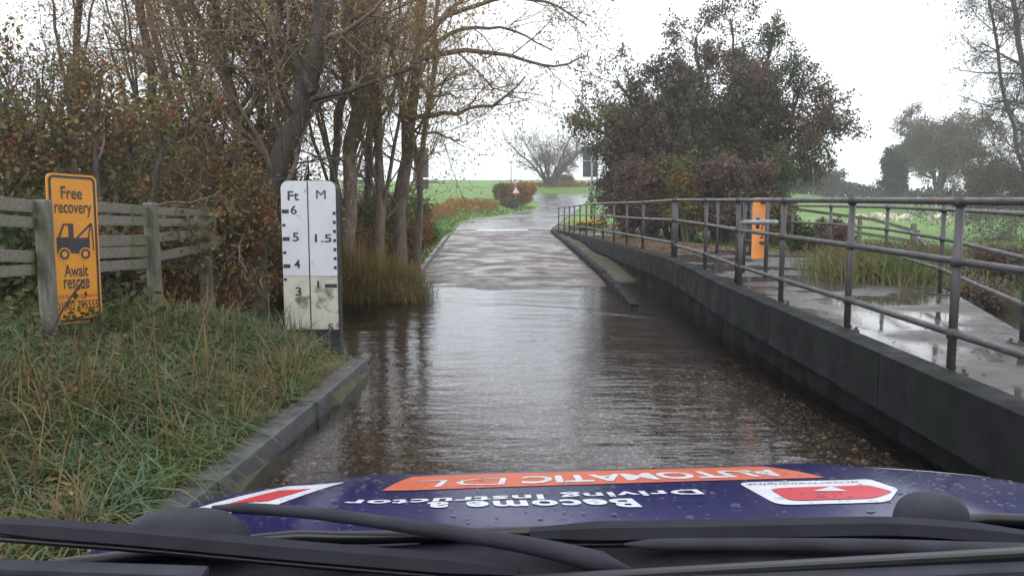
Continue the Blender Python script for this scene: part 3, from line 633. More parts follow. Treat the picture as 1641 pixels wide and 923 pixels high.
# ================================================================== SHEEP
def sheep_mesh(name, graze):
    me = bpy.data.meshes.new(name)
    hz = (.22 if graze else .92); nk = (.66, .55) if graze else (.55, .82)
    V = [(-.42, 0, .62), (-.15, 0, .64), (.15, 0, .64), (.38, 0, .64), (nk[0], 0, nk[1]), (nk[0] + .09, 0, hz + .06 if graze else hz), (nk[0] + .16 if graze else nk[0] + .22, 0, hz - .12 if graze else hz - .06), (-.55, 0, .55)]
    E = [(0, 1), (1, 2), (2, 3), (3, 4), (4, 5), (5, 6), (0, 7)]; r = [.24, .29, .28, .22, .12, .09, .05, .05]
    for sx, root in ((-.38, 0), (.32, 3)):
        for sy in (-1, 1):
            n = len(V); V += [(sx, sy * .13, .42), (sx - .03, sy * .13, .22), (sx, sy * .13, .02)]; E += [(root, n), (n, n + 1), (n + 1, n + 2)]; r += [.08, .04, .035]
    for sy in (-1, 1):
        n = len(V); e = V[5]; V += [(e[0] - .05, sy * .12, e[2] + .04)]; E += [(5, n)]; r += [.03]
    me.from_pydata(V, E, []); me.materials.append(MATS['sheep_wool'])
    o = bpy.data.objects.new(name, me); C.objects.link(o)
    m = o.modifiers.new('skin', 'SKIN'); m.use_smooth_shade = True
    for sv, q in zip(me.skin_vertices[0].data, r): sv.radius = (q, q)
    me.skin_vertices[0].data[1].use_root = True
    o.modifiers.new('sub', 'SUBSURF').levels = 1; o.modifiers['sub'].render_levels = 2
    bpy.context.view_layer.update()
    ev = bpy.data.meshes.new_from_object(o.evaluated_get(bpy.context.evaluated_depsgraph_get())); bpy.data.objects.remove(o)
    return ev
sm1, sm2 = sheep_mesh('sheep', True), sheep_mesh('sheep', False)
SH_ = [(1378, 362, 60, 160, 0, 'lone grazing sheep lowest on the left of the flock'), (1399, 355, 68, 10, 0, 'leftmost sheep of the three close together'), (1411, 357, 67, 200, 1, 'middle sheep of the three close together'),
       (1427, 359, 64, 165, 0, 'creamiest sheep, just right of the close pair'), (1451, 363, 62, 175, 0, 'sheep standing just above the dark field fence post'), (1491, 366, 60, 20, 0, 'cream sheep grazing left of the railing post'),
       (1505, 365, 61, 190, 0, 'greyish sheep tucked behind the cream grazing one'), (1519, 366, 61, 60, 1, 'rightmost sheep of the flock, turned end on')]
for px, py, d, a, v, lab in SH_:
    c = at(px, py, d); o = bpy.data.objects.new('sheep', sm2 if v else sm1); C.objects.link(o)
    o.location = (c[0], c[1], float(hterr(c[0], c[1]))); o.rotation_euler = (0, 0, R(a)); o.scale = (.92,) * 3
    tag(o, lab, 'sheep', 'sheep grazing in the field')

# ================================================================== TREES AND PLANTS
def resample(pts, n):
    P = np.asarray(pts, float); L = np.concatenate([[0], np.cumsum(np.linalg.norm(np.diff(P, axis=0), axis=1))]); s = np.linspace(0, L[-1], n)
    Q = np.stack([np.interp(s, L, P[:, i]) for i in range(3)], 1)
    for _ in range(2): Q[1:-1] = .25 * Q[:-2] + .5 * Q[1:-1] + .25 * Q[2:]
    return Q
def nrm(v): return v / (np.linalg.norm(v, axis=-1, keepdims=True) + 1e-9)
def spawn(P, RR, m, t0, t1, l0, l1, a0, a1, ns, wob, up, rr, g, rmax=9, taper=.4, shrink=.5, bias=None):
    Nn, n, _ = P.shape
    t = g.uniform(t0, t1, (Nn, m)) * (n - 1) * .9999; i = np.floor(t).astype(int); f = (t - i)[..., None]; q = np.arange(Nn)[:, None]
    pos = P[q, i] * (1 - f) + P[q, i + 1] * f; tan = nrm(P[q, i + 1] - P[q, i])
    rad = RR[q, i] * (1 - f[..., 0]) + RR[q, i + 1] * f[..., 0]
    perp = nrm(np.cross(tan, g.normal(0, 1, tan.shape)))
    a = np.radians(g.uniform(a0, a1, (Nn, m)))[..., None]
    d = (np.cos(a) * tan + np.sin(a) * perp).reshape(-1, 3)
    if bias is not None: d = d + np.asarray(bias)
    d = nrm(d)
    L = (g.uniform(l0, l1, (Nn, m)) * (1 - shrink * t / (n - 1))).reshape(-1)
    pos = pos.reshape(-1, 3); pts = [pos]; st = (L / (ns - 1))[:, None]
    for k in range(ns - 1):
        d = nrm(d + wob * g.normal(0, 1, d.shape) + np.array([0, 0, up])); pos = pos + d * st; pts.append(pos)
    Pc = np.stack(pts, 1); r0 = np.minimum(rad.reshape(-1) * rr, rmax)
    Rc = r0[:, None] * np.linspace(1, taper, ns)[None]
    return Pc, Rc
def leaves_at(pos, g, size, spread_, droop=0.0, wid=.5, n_each=1):
    pos = np.repeat(pos, n_each, 0); n = len(pos); pos = pos + g.normal(0, spread_, (n, 3))
    s = g.uniform(size * .6, size * 1.4, n)[:, None]
    d = g.normal(0, 1, (n, 3)); d[:, 2] -= droop; d = nrm(d); sd = nrm(np.cross(d, g.normal(0, 1, (n, 3)))); up = np.cross(d, sd)
    a = pos; b = pos + d * s * .5 + sd * s * wid * .5 + up * s * .06; c = pos + d * s; e = pos + d * s * .5 - sd * s * wid * .5 + up * s * .06
    V = np.stack([a, b, c, e], 1).reshape(-1, 3); Fq = np.arange(n * 4).reshape(-1, 4); return V, Fq
def tree(name, label, cat, stems, levels, bark, twig, leaf, seed, leaf_n=1, leaf_size=.05, leaf_spread=.05, droop=.3, wid=.5, leaf_from=1, group=None, limbs=None, leaf_frac=1.0, berries=0, limb_children=None, leaf_pts=None):
    """stems: [(points, r0, r1)], levels: list of spawn settings; the last levels carry the leaves"""
    g = np.random.default_rng(seed); base = np.asarray(stems[0][0][0], float).copy()
    t = thing(name, label, cat, base, 0, group)
    SP_, SR = [], []
    for pts, r0, r1 in stems:
        Q = resample(pts, 12) - base; L = np.linalg.norm(Q[-1] - Q[0]); Q[2:-1] += g.normal(0, L * .006, Q[2:-1].shape)
        rr_ = np.linspace(r0, r1, 12) * (1 + .06 * g.normal(0, 1, 12)); rr_[0] *= 1.35; rr_[1] *= 1.12
        SP_.append(Q); SR.append(rr_)
    P, RR = np.stack(SP_), np.stack(SR)
    for i in range(len(P)):
        V, Fq = tubes(P[i:i + 1], RR[i:i + 1], 10); mk('trunk' if len(P) == 1 else 'stem', V, Fq, bark, t, True)
    if limbs:
        LP = np.stack([resample(p, 12) - base for p, _, _ in limbs]); LP[:, 1:] += g.normal(0, .02, LP[:, 1:].shape); LR = np.stack([np.linspace(a, b, 12) for _, a, b in limbs])
        for i in range(len(LP)):
            V, Fq = tubes(LP[i:i + 1], LR[i:i + 1], 8); mk('limb', V, Fq, bark, t, True)
        P = np.concatenate([P, LP]); RR = np.concatenate([RR, LR])
    tw = []; ends = []
    src = [(P, RR)]
    for li, lv in enumerate(levels):
        P, RR = spawn(P, RR, g=g, **lv)
        tw.append(tubes(P, RR, 5 if li == 0 else 3)); src.append((P, RR))
        if li >= leaf_from: ends.append(P)
    V, Fq = merge(tw); mk('branches', V, Fq, twig, t, True)['kind'] = 'stuff'
    if leaf_n and ends:
        pos = np.concatenate([e[:, e.shape[1] // 3:].reshape(-1, 3) for e in ends])
        if leaf_frac < 1: pos = pos[g.uniform(0, 1, len(pos)) < leaf_frac]
        V, Fq = leaves_at(pos, g, leaf_size, leaf_spread, droop, wid, leaf_n)
        mk('crown', V, Fq, leaf, t)['kind'] = 'stuff'
        if berries:
            bp = pos[g.integers(0, len(pos), berries)]; bp = np.repeat(bp, 9, 0) + g.normal(0, .035, (berries * 9, 3))
            base6 = np.array([[1, 0, 0], [-1, 0, 0], [0, 1, 0], [0, -1, 0], [0, 0, 1], [0, 0, -1.]]) * .014
            V = (bp[:, None] + base6[None]).reshape(-1, 3); f8 = np.array([[0, 2, 4], [2, 1, 4], [1, 3, 4], [3, 0, 4], [2, 0, 5], [1, 2, 5], [3, 1, 5], [0, 3, 5]])
            mk('berries', V, (f8[None] + (np.arange(len(bp)) * 6)[:, None, None]).reshape(-1, 3), 'berry_red', t)['kind'] = 'stuff'
    return t
def px(pts, d): return [at(a, b, d if len(p) == 2 else p[2]) for p in pts for a, b in [p[:2]]]
def lv(m, t0, t1, l0, l1, a0=25, a1=70, ns=5, wob=.18, up=.04, rr=.55, **k): return dict(m=m, t0=t0, t1=t1, l0=l0, l1=l1, a0=a0, a1=a1, ns=ns, wob=wob, up=up, rr=rr, **k)
def foot(px_, py_, d):
    p_ = at(px_, py_, d); p_[2] = float(hterr(p_[0], p_[1])) - .1; return p_
def stemline(pts, d):
    """first point goes down to the ground below it"""
    q = [at(a, b, d) for a, b in pts]; f = q[0].copy(); f[2] = float(hterr(f[0], f[1])) - .12; f[0] += (q[0][0] - q[1][0]) * .2
    return [f] + q

WT = 'trees crowding the left bank'
# the big leaning willow beside the depth gauge
tree('willow_tree', 'thick dark willow trunk leaning right just behind the depth gauge', 'tree',
     [(stemline([(408, 335), (440, 272), (478, 205), (502, 150), (508, 100), (516, 40), (522, -30), (530, -120)], 12.4), .2, .13)],
     [lv(12, .3, 1, 1.6, 3.2, 30, 75, 7, .16, .02, .4, rmax=.05), lv(9, .15, 1, .7, 1.6, 25, 70, 6, .2, .0, .5), lv(7, .15, 1, .3, .9, 20, 70, 5, .22, -.08, .55)],
     'bark_dark', 'twig_brown', 'leaf_willow', 31, 1, .075, .05, .9, .28, 2, WT, leaf_frac=.75,
     limbs=[(px([(500, 160), (560, 145), (600, 130), (660, 108)], 12.2), .05, .025), (px([(478, 205), (440, 150), (400, 60), (370, -40)], 12.8), .085, .05), (px([(500, 150), (470, 90), (440, 30), (425, -30)], 12.2), .07, .05), (px([(408, 320), (392, 330), (375, 345), (360, 352)], 12.2), .09, .04)])
# forked willow left of it
tree('willow_tree', 'forked willow with steeply rising bare limbs left of the leaning trunk', 'tree',
     [(stemline([(388, 310), (386, 260), (384, 210), (370, 150), (352, 90), (345, 20), (342, -60)], 13.8), .14, .08)],
     [lv(12, .25, 1, 1.4, 3, 20, 60, 7, .15, .05, .45, rmax=.045), lv(9, .15, 1, .7, 1.5, 25, 70, 6, .2, .0, .5), lv(7, .15, 1, .3, .9, 20, 70, 5, .22, -.06, .55)],
     'bark_brown', 'twig_brown', 'leaf_willow', 32, 1, .075, .06, .9, .28, 2, WT, leaf_frac=.6,
     limbs=[(px([(370, 150), (335, 70), (305, 5), (280, -60)], 13.6), .07, .045), (px([(385, 200), (420, 140), (445, 60), (455, -30)], 13.6), .06, .035), (px([(386, 260), (425, 190), (405, 90), (400, -30)], 14), .06, .04)])
def slim(label, pts, d, r0, r1, seed, bark, limbs=None, n=6, frac=.6, extra=4):
    st = stemline(pts, d); g3 = np.random.default_rng(seed + 9); Q = resample(st, 20); lm = list(limbs or [])
    for i in range(extra):   # thin leaders rising steeply from low on the trunk
        a0 = Q[int(g3.integers(3, 9))]; dx = g3.uniform(-1.5, 1.2); L = g3.uniform(3.0, 4.8); dy = g3.uniform(-.9, .9); r = g3.uniform(.03, .05)
        lm.append(([a0, a0 + [dx * .3, dy * .3, L * .3], a0 + [dx * .65, dy * .7, L * .62], a0 + [dx * 1.15, dy, L]], r, .014))
    tree('willow_tree', label, 'tree', [(st, r0 * .8, r1 * .75)],
         [lv(n, .2, 1, 1.1, 2.5, 25, 65, 7, .15, .05, .4, rmax=.03), lv(8, .15, 1, .6, 1.4, 25, 70, 6, .2, .0, .5), lv(6, .15, 1, .3, .9, 20, 70, 5, .22, -.1, .55)],
         bark, 'twig_brown', 'leaf_willow', seed, 1, .075, .06, .9, .3, 2, WT, limbs=lm, leaf_frac=frac)
slim('pale brown upright trunk directly above the depth gauge board', [(560, 335), (562, 260), (568, 180), (578, 90), (590, 0), (598, -80)], 14.2, .17, .13, 41, 'bark_brown')
slim('slender dark upright trunk between two thicker brown ones', [(607, 340), (612, 270), (606, 190), (600, 100), (606, 20), (610, -60)], 14.8, .12, .08, 42, 'bark_brown')
slim('thick brown trunk nearest the lane with long limbs reaching over it', [(640, 345), (644, 290), (652, 220), (668, 130), (678, 60), (684, -40)], 15.5, .19, .12, 43, 'bark_brown',
     [(px([(672, 95), (705, 82), (740, 79), (780, 84), (830, 93), (866, 102), (885, 114), (905, 116), (920, 108), (928, 92)], 15.2), .06, .014),
      (px([(660, 190), (700, 187), (735, 183), (770, 170), (800, 168), (818, 152), (828, 132), (840, 122)], 15.3), .055, .014),
      (px([(670, 130), (690, 155), (720, 150), (735, 160)], 15.3), .04, .015),
      (px([(676, 60), (720, 20), (780, 5), (840, -10), (900, 10), (940, 40)], 15.6), .06, .012),
      (px([(672, 95), (720, 50), (790, 40), (850, 60), (880, 80)], 15.0), .05, .012),
      (px([(678, 70), (740, -10), (830, -40), (930, -30), (985, 5)], 15.6), .05, .012),
      (px([(655, 210), (700, 215), (730, 225), (745, 230)], 15.6), .035, .012),
      (px([(678, 90), (600, 60), (560, 20), (540, -40)], 15.4), .05, .02)], n=6, frac=.4, extra=1)
slim('thin brown stem leaning right at the edge of the lane', [(668, 335), (676, 250), (690, 160), (700, 80), (705, -20)], 17.5, .1, .06, 44, 'bark_brown')
slim('thin stem rising behind the leaning willow', [(470, 320), (466, 230), (458, 130), (447, 40), (440, -50)], 16, .1, .07, 45, 'bark_brown')
slim('straight stem behind the pale trunk over the gauge', [(532, 330), (536, 240), (548, 150), (556, 60), (565, -50)], 16.5, .12, .08, 46, 'bark_brown')
slim('slim stem bending left above the fence end', [(345, 320), (340, 235), (318, 140), (288, 40), (270, -40)], 15, .1, .07, 47, 'bark_grey')
slim('grey stem behind the berry shrub over the yellow sign', [(245, 330), (250, 230), (240, 120), (226, 20), (215, -60)], 14.5, .12, .09, 48, 'bark_grey')
slim('far left slim stem half hidden by the rowan', [(110, 330), (118, 220), (120, 110), (128, 0), (130, -80)], 15, .1, .08, 49, 'bark_dark')
slim('crooked stem left of the fence end', [(300, 330), (305, 240), (275, 150), (250, 60), (232, -40)], 17.5, .11, .08, 50, 'bark_dark')
slim('pair-like twin stem right of the forked willow', [(430, 330), (432, 240), (448, 160), (470, 70), (482, -40)], 18, .11, .08, 51, 'bark_brown')
slim('distant stem between the pale trunk and the slender dark one', [(588, 335), (590, 250), (594, 150), (588, 60), (584, -40)], 19, .12, .08, 52, 'bark_grey')

def shrub(name, label, base, w_, h_, dpt, seed, leaf, twig='twig_brown', bark='bark_dark', n_st=6, size=.06, n_leaf=2, berries=0, group=None, frac=1.0, spread_=.1, lean=(0, 0), dens=1.0, droop=.3, cat='shrub', up=.06):
    g = np.random.default_rng(seed); base = np.asarray(base, float); st = []
    for i in range(n_st):
        a = 6.28 * (i + g.uniform(-.3, .3)) / n_st; e = np.array([math.cos(a) * w_ * .36 * g.uniform(.3, 1), math.sin(a) * dpt * .36 * g.uniform(.3, 1), h_ * g.uniform(.6, .88)])
        e[:2] += np.array(lean) * h_ * .3
        m = e * .5 + [0, 0, h_ * .08] + g.normal(0, .05 * h_, 3)
        b0 = base + [math.cos(a) * w_ * .04, math.sin(a) * dpt * .04, 0]; st.append(([b0 if i else base, b0 + m * .5, base + m, base + e], h_ * .016 + .008, h_ * .005 + .003))
    k = (w_ + h_) / 2
    return tree(name, label, cat, st, [lv(int(9 * dens), .2, 1, k * .22, k * .42, 25, 75, 6, .17, up, .5, rmax=.03), lv(int(8 * dens), .2, 1, k * .1, k * .22, 25, 75, 5, .2, .02, .5), lv(5, .2, 1, k * .05, k * .12, 20, 70, 4, .2, 0, .55)],
                bark, twig, leaf, seed + 500, n_leaf, size, spread_, droop, .6, 1, group, leaf_frac=frac, berries=berries)
# hawthorn and rowan on the left, with berries
def gp(px_, d, dz=-.08): x = (px_ - CX) / F * d; return (x, d, float(hterr(x, d)) + dz)
SG = 'berry shrubs behind the board fence'
shrub('rowan_shrub', 'tall rowan shrub with red berry clusters above the yellow sign', gp(150, 9.8), 3.4, 3.9, 2.4, 61, 'leaf_rowan', n_st=7, size=.07, berries=95, group=SG, n_leaf=1, spread_=.09)
shrub('rowan_shrub', 'rowan shrub with orange leaves and berries at the far left edge', gp(-60, 9.2), 3.0, 4.2, 2.4, 62, 'leaf_rowan', n_st=7, size=.07, berries=70, group=SG, n_leaf=1, spread_=.1)
shrub('hawthorn_shrub', 'dark hawthorn with red berries between the fence end and the willows', gp(300, 11.6), 3.2, 2.9, 2.4, 63, 'leaf_thorn', n_st=7, size=.06, berries=110, group=SG, n_leaf=2, spread_=.1)
shrub('hawthorn_shrub', 'low reddish hawthorn right behind the fence boards', gp(200, 10.4), 3.0, 1.9, 1.8, 64, 'leaf_thorn', n_st=6, size=.06, berries=70, group=SG, n_leaf=2)
shrub('hawthorn_shrub', 'dense dark hawthorn filling the gap behind the leaning willow foot', gp(350, 14.5), 3.8, 3.2, 2.6, 65, 'leaf_thorn', n_st=7, size=.065, berries=60, group=SG, n_leaf=2)
shrub('hawthorn_shrub', 'pale green shrub behind the top boards at the far left', gp(10, 8.2), 1.7, 1.8, 1.4, 66, 'leaf_green', n_st=6, size=.08, group=SG, n_leaf=1)
shrub('hawthorn_shrub', 'thin tall hawthorn with sparse leaves high over the fence', gp(230, 12.6), 4.2, 4.9, 2.8, 67, 'leaf_rowan', n_st=7, size=.06, berries=90, group=SG, n_leaf=1, frac=.6)
shrub('hawthorn_shrub', 'bare twiggy hawthorn at the upper left corner', gp(40, 13), 4.5, 5.6, 2.8, 68, 'leaf_thorn', twig='twig_grey', n_st=8, size=.06, group=SG, n_leaf=1, frac=.25)
# undergrowth below the willows
UG = 'undergrowth along the far left bank'
for i, (p_, d, w_, h_, lf, lab) in enumerate([(330, 12.2, 2.2, 1.0, 'leaf_orange', 'rusty bramble beside the end post of the board fence'), (420, 13.9, 2.0, 1.1, 'leaf_thorn', 'dark bramble behind the left edge of the depth gauge'), (500, 14.9, 2.2, 1.2, 'leaf_thorn', 'dark bramble directly behind the depth gauge'),
        (590, 15.8, 2.2, 1.3, 'leaf_thorn', 'olive bramble above the golden sedge'), (632, 18.5, 2.0, 1.3, 'leaf_thorn', 'low dark bramble at the foot of the lane-side trunk'), (648, 23, 2.2, 1.2, 'leaf_thorn', 'bramble under the dark sign seen from behind'), (672, 27, 2.0, .6, 'leaf_green', 'green scrub on the verge past the sign'),
        (560, 18.5, 3.2, 1.7, 'leaf_bush', 'shadowy bush deep behind the pale trunk'), (450, 18.5, 3.2, 1.8, 'leaf_bush', 'shadowy bush deep behind the leaning willow'), (250, 15.5, 3.4, 2.2, 'leaf_bush', 'shadowy bush deep behind the board fence'), (110, 13.5, 3.4, 2.6, 'leaf_bush', 'shadowy bush deep behind the yellow sign'), (615, 24, 3.4, 2.0, 'leaf_bush', 'shadowy bush behind the thick trunk')]):
    shrub('bramble_bush', lab, gp(p_, d), w_, h_, w_ * .7, 80 + i, lf, n_st=6, size=.075, group=UG, n_leaf=1 if h_ < 1.5 else 2)

# the big mixed thorn on the right
bx = gp(1150, 31)
def bpx(pts, d=31): return [at(a, b, d) for a, b in pts]
tree('hawthorn_tree', 'great dark hawthorn with rust tinted crown behind the far railing', 'tree',
     [([np.array(bx), *bpx([(1145, 320), (1140, 240), (1125, 150), (1115, 60)])], .2, .05), ([np.array(bx) + [.8, .6, 0], *bpx([(1190, 300), (1205, 200), (1230, 110), (1240, 50)], 32)], .18, .05),
      ([np.array(bx) + [-1, .3, 0], *bpx([(1080, 300), (1050, 220), (1010, 160), (985, 130)], 31)], .16, .04), ([np.array(bx) + [1.6, .2, 0], *bpx([(1225, 310), (1265, 230), (1310, 180), (1345, 170)], 30.5)], .13, .03),
      ([np.array(bx) + [-1.8, .1, 0], *bpx([(1040, 320), (1000, 250), (968, 205), (945, 195)], 30)], .12, .03), ([np.array(bx) + [.3, 1.5, 0], *bpx([(1170, 300), (1175, 200), (1180, 100), (1170, 30)], 33)], .16, .04),
      ([np.array(bx) + [1.2, -.8, 0], *bpx([(1205, 330), (1240, 270), (1290, 235), (1340, 205)], 29.5)], .1, .02), ([np.array(bx) + [-1.2, -.8, 0], *bpx([(1075, 330), (1040, 280), (1000, 240), (975, 225)], 29.3)], .1, .03),
      ([np.array(bx) + [0.2, -1.0, 0], *bpx([(1140, 330), (1120, 270), (1100, 200), (1085, 140)], 29.3)], .12, .03)],
     [lv(16, .3, 1, 1.3, 3.0, 25, 75, 7, .16, .04, .45, rmax=.05), lv(10, .15, 1, .6, 1.4, 25, 70, 6, .2, .02, .5), lv(6, .15, 1, .3, .7, 20, 70, 4, .22, 0, .6)],
     'bark_dark', 'twig_dark', 'leaf_bush', 101, 2, .1, .06, .2, .7, 1, leaf_frac=.8)
RB = 'bushes massed under the great hawthorn'
for i, (p_, d, w_, h_, lf, lab) in enumerate([(1005, 30, 2.8, 4.2, 'leaf_bush', 'dark bush at the left foot of the great hawthorn'), (1040, 28.5, 3.4, 3.6, 'leaf_bush', 'dense dark bush behind the middle of the far railing'), (1100, 28, 3.0, 3.2, 'leaf_thorn', 'olive bush with yellowing leaves below the great hawthorn'),
        (1160, 27.5, 2.8, 3.6, 'leaf_bush', 'dark upright bush behind the pale barrier'), (1215, 27.5, 2.6, 3.2, 'leaf_bush', 'bush behind the orange depth board'), (1090, 30.5, 5.6, 7.4, 'leaf_bush', 'broad bush filling the middle of the hawthorn crown'), (1195, 31, 6.0, 7.6, 'leaf_bush', 'broad reddish bush filling the right of the hawthorn crown'),
        (1240, 26, 1.4, 1.6, 'leaf_thorn', 'small rusty bush at the right end of the thorn mass'), (1042, 32, 4.6, 6.4, 'leaf_bush', 'tall bush forming the left shoulder of the hawthorn')]):
    shrub('thorn_bush', lab, gp(p_, d), w_, h_, w_ * .8, 120 + i, lf, twig='twig_dark', n_st=7, size=.1, group=RB, n_leaf=4, spread_=.09)
shrub('elder_bush', 'yellow green elder bush in front of the dark hawthorn', gp(1100, 27), 1.3, 3.3, 1.2, 140, 'leaf_yellow', n_st=5, size=.1, n_leaf=1, frac=.5, spread_=.1)

# far crowns
def far_tree(label, px_, d, base_y, top_y, w_px, seed, leaf, twig='twig_grey', name='field_tree', frac=.6, size=.25, dens=1, low=.3, n_leaf=1, trunk=.03, slim=.6, bark='bark_grey'):
    c = at(px_, base_y, d); h_ = (base_y - top_y) / F * d; w_ = w_px / F * d; g = np.random.default_rng(seed); st = []
    for i in range(7):
        a = 6.28 * i / 7 + g.uniform(-.3, .3); rr_ = w_ * .36 * g.uniform(.5, 1)
        e = np.array([math.cos(a) * rr_, math.sin(a) * rr_, h_ * g.uniform(.62, .84)])
        st.append(([c - [0, 0, .3], c + [e[0] * .06, e[1] * .06, h_ * low * .5], c + [e[0] * .4, e[1] * .4, h_ * (low + .18)], c + e], h_ * trunk * (1 if i == 0 else slim), h_ * .005))
    k = (w_ + h_) / 2
    return tree(name, label, 'tree', st, [lv(int(10 * dens), low, 1, k * .2, k * .36, 25, 70, 6, .15, .05, .5, rmax=h_ * .014), lv(8, .15, 1, k * .1, k * .2, 25, 70, 5, .2, .0, .55), lv(6, .2, 1, k * .05, k * .11, 20, 70, 4, .2, -.03, .6)],
                bark, twig, leaf, seed, n_leaf, size, size * .8, .2, .6, 1, None, leaf_frac=frac)
far_tree('lone spreading willow at the junction on the hill skyline', 880, 100, 302, 204, 250, 201, 'leaf_grey', frac=.25, size=.16, low=.2, trunk=.07, twig='twig_brown', slim=.4, dens=1.1, bark='bark_dark')
far_tree('broad misty tree standing in the sheep field', 1502, 92, 318, 168, 185, 202, 'leaf_misty', frac=1, size=.2, low=.25, n_leaf=3, dens=1.3)
far_tree('narrow dark conifer at the left of the misty field tree', 1432, 98, 318, 225, 36, 203, 'leaf_conifer', frac=1, size=.28, low=.1, n_leaf=2)
far_tree('small rounded tree on the hedge line, left of the slim pole', 1276, 105, 322, 272, 42, 204, 'leaf_conifer', frac=1, size=.3, low=.1, n_leaf=2)
far_tree('small greyish tree on the hedge line, right of the slim pole', 1325, 103, 320, 266, 52, 205, 'leaf_grey', frac=.6, size=.25, low=.15)
far_tree('low misty tree between the field tree and the tall bare tree', 1578, 85, 322, 258, 70, 206, 'leaf_grey', frac=1, size=.2, low=.1, n_leaf=3)
far_tree('low yellowish tree at the right edge of the field', 1640, 80, 325, 268, 80, 207, 'leaf_grey', frac=1, size=.2, low=.1, n_leaf=3)
far_tree('bright rounded bush beside the lone willow on the skyline', 908, 108, 300, 282, 26, 208, 'leaf_yellow', frac=.8, size=.22, low=.1)
# tall fine tree on the right
bt = gp(1672, 36)
tree('birch_tree', 'tall fine-twigged bare birch at the right edge of the picture', 'tree',
     [([np.array(bt), *[at(a, b, 36) for a, b in [(1665, 250), (1648, 150), (1630, 60), (1612, -30), (1600, -110)]]], .2, .08), ([np.array(bt) + [-.3, -.4, 0], *[at(a, b, 34) for a, b in [(1640, 250), (1612, 150), (1592, 50), (1580, -60)]]], .12, .04), ([np.array(bt) + [.5, .5, 0], *[at(a, b, 37) for a, b in [(1690, 240), (1690, 120), (1680, 0), (1670, -120)]]], .18, .08)],
     [lv(26, .15, 1, 2.0, 4.0, 35, 80, 8, .12, .0, .4, rmax=.05, shrink=.3), lv(14, .15, 1, .8, 1.7, 25, 65, 6, .18, -.08, .5), lv(9, .15, 1, .5, 1.2, 20, 60, 5, .2, -.16, .6)],
     'bark_grey', 'twig_grey', 'leaf_grey', 211, 1, .09, .08, .5, .6, 2, leaf_frac=.3,
     limbs=[([np.array(bt) + [0, 0, 2.6], *[at(a, b, 33) for a, b in [(1650, 275), (1600, 275), (1560, 272)]]], .05, .012), ([np.array(bt) + [0, 0, 2.0], *[at(a, b, 31) for a, b in [(1645, 330), (1600, 352), (1560, 345), (1540, 352)]]], .04, .008), ([np.array(bt) + [0, 0, 1.9], *[at(a, b, 30) for a, b in [(1650, 345), (1615, 372), (1580, 372), (1545, 377)]]], .035, .008)])

# hedge lines far off: one mass each
def hedge(name, label, pts, w_, h_, leaf, seed, n, size, cat='hedge'):
    g = np.random.default_rng(seed); P = np.array(pts, float); L = np.concatenate([[0], np.cumsum(np.linalg.norm(np.diff(P, axis=0), axis=1))])
    s = g.uniform(0, L[-1], n); x, y = np.interp(s, L, P[:, 0]), np.interp(s, L, P[:, 1])
    hh = h_ * (.72 + .28 * wav(s, s * .3, L[-1] / 7) + .2 * wav(s, s, L[-1] / 24))
    u = g.uniform(0, 1, n) ** .7; th = g.uniform(0, 6.28, n); rad = w_ * .5 * np.sqrt(np.clip(1 - (u * .9) ** 2, .05, 1)) * np.sqrt(g.uniform(.3, 1, n))
    x, y = x + np.cos(th) * rad, y + np.sin(th) * rad
    pos = np.stack([x, y, hterr(x, y) + u * hh], 1)
    V, Fq = leaves_at(pos, g, size, .05, .2, .7); o = mk(name, V, Fq, leaf); return tag(o, label, cat)
hedge('hedge', 'dark hedge closing the far side of the sheep field', [(30, 118), (60, 116), (100, 108), (140, 100)], 4, 3.0, 'leaf_conifer', 301, 22000, .5)
hedge('hedge', 'low rusty hedge along the left field edge beside the lane', [(-4.2, 27), (-4.3, 34), (-5, 44), (-3.5, 52), (-1.2, 57)], 1.3, .95, 'leaf_orange', 302, 9000, .12)
hedge('hedge', 'brown bank hedge beyond the junction under the lone willow', [(1, 104), (8, 103), (16, 104), (24, 108)], 2, .9, 'leaf_orange', 303, 5000, .22)
hedge('hedge', 'dark green tuft of ivy and scrub against the left verge', [(-3.4, 21), (-3.6, 25), (-3.8, 29)], .9, .8, 'leaf_green', 304, 3500, .1)
# orange bush by the warning sign
shrub('autumn_bush', 'rounded orange and yellow bush behind the warning triangle', gp(832, 66), 2.9, 1.7, 2.2, 310, 'leaf_orange', n_st=8, size=.13, n_leaf=4, spread_=.12)
shrub('autumn_bush', 'dark low bush left of the warning triangle', gp(803, 66), 1.0, 1.3, 1.0, 311, 'leaf_thorn', n_st=6, size=.13, n_leaf=2, spread_=.15)
shrub('autumn_bush', 'grey bramble heap at the foot of the warning triangle', gp(815, 61), 1.6, .5, 1.2, 312, 'leaf_grey', n_st=6, size=.12, n_leaf=2, spread_=.12)

# ------------------------------------------------------------------ grass and low growth (uncountable)
def blades(x, y, z, h_, wd, g, lean=.5, droop=.5, head=None):
    n = len(x); th = g.uniform(0, 6.28, n) if head is None else g.normal(head, 1.0, n); L = np.abs(g.normal(lean, .35, n)); h_ = h_ * g.uniform(.5, 1.25, n)
    dx, dy = np.cos(th), np.sin(th); px_, py_ = -dy, dx
    rows = []
    for t, wf_ in ((0, 1), (.4, .85), (.75, .55), (1, .06)):
        out = L * h_ * (t ** 1.7); zz = h_ * (t - droop * L * t ** 2.6); ww = wd * wf_ * .5
        c = np.stack([x + dx * out, y + dy * out, z + zz], 1); sd_ = np.stack([px_ * ww, py_ * ww, np.zeros(n)], 1)
        rows += [c - sd_, c + sd_]
    V = np.stack(rows, 1).reshape(-1, 3); b0 = (np.arange(n) * 8)[:, None]
    Fq = np.concatenate([b0 + np.array([[0, 1, 3, 2]]), b0 + np.array([[2, 3, 5, 4]]), b0 + np.array([[4, 5, 7, 6]])], 0)
    return V, Fq
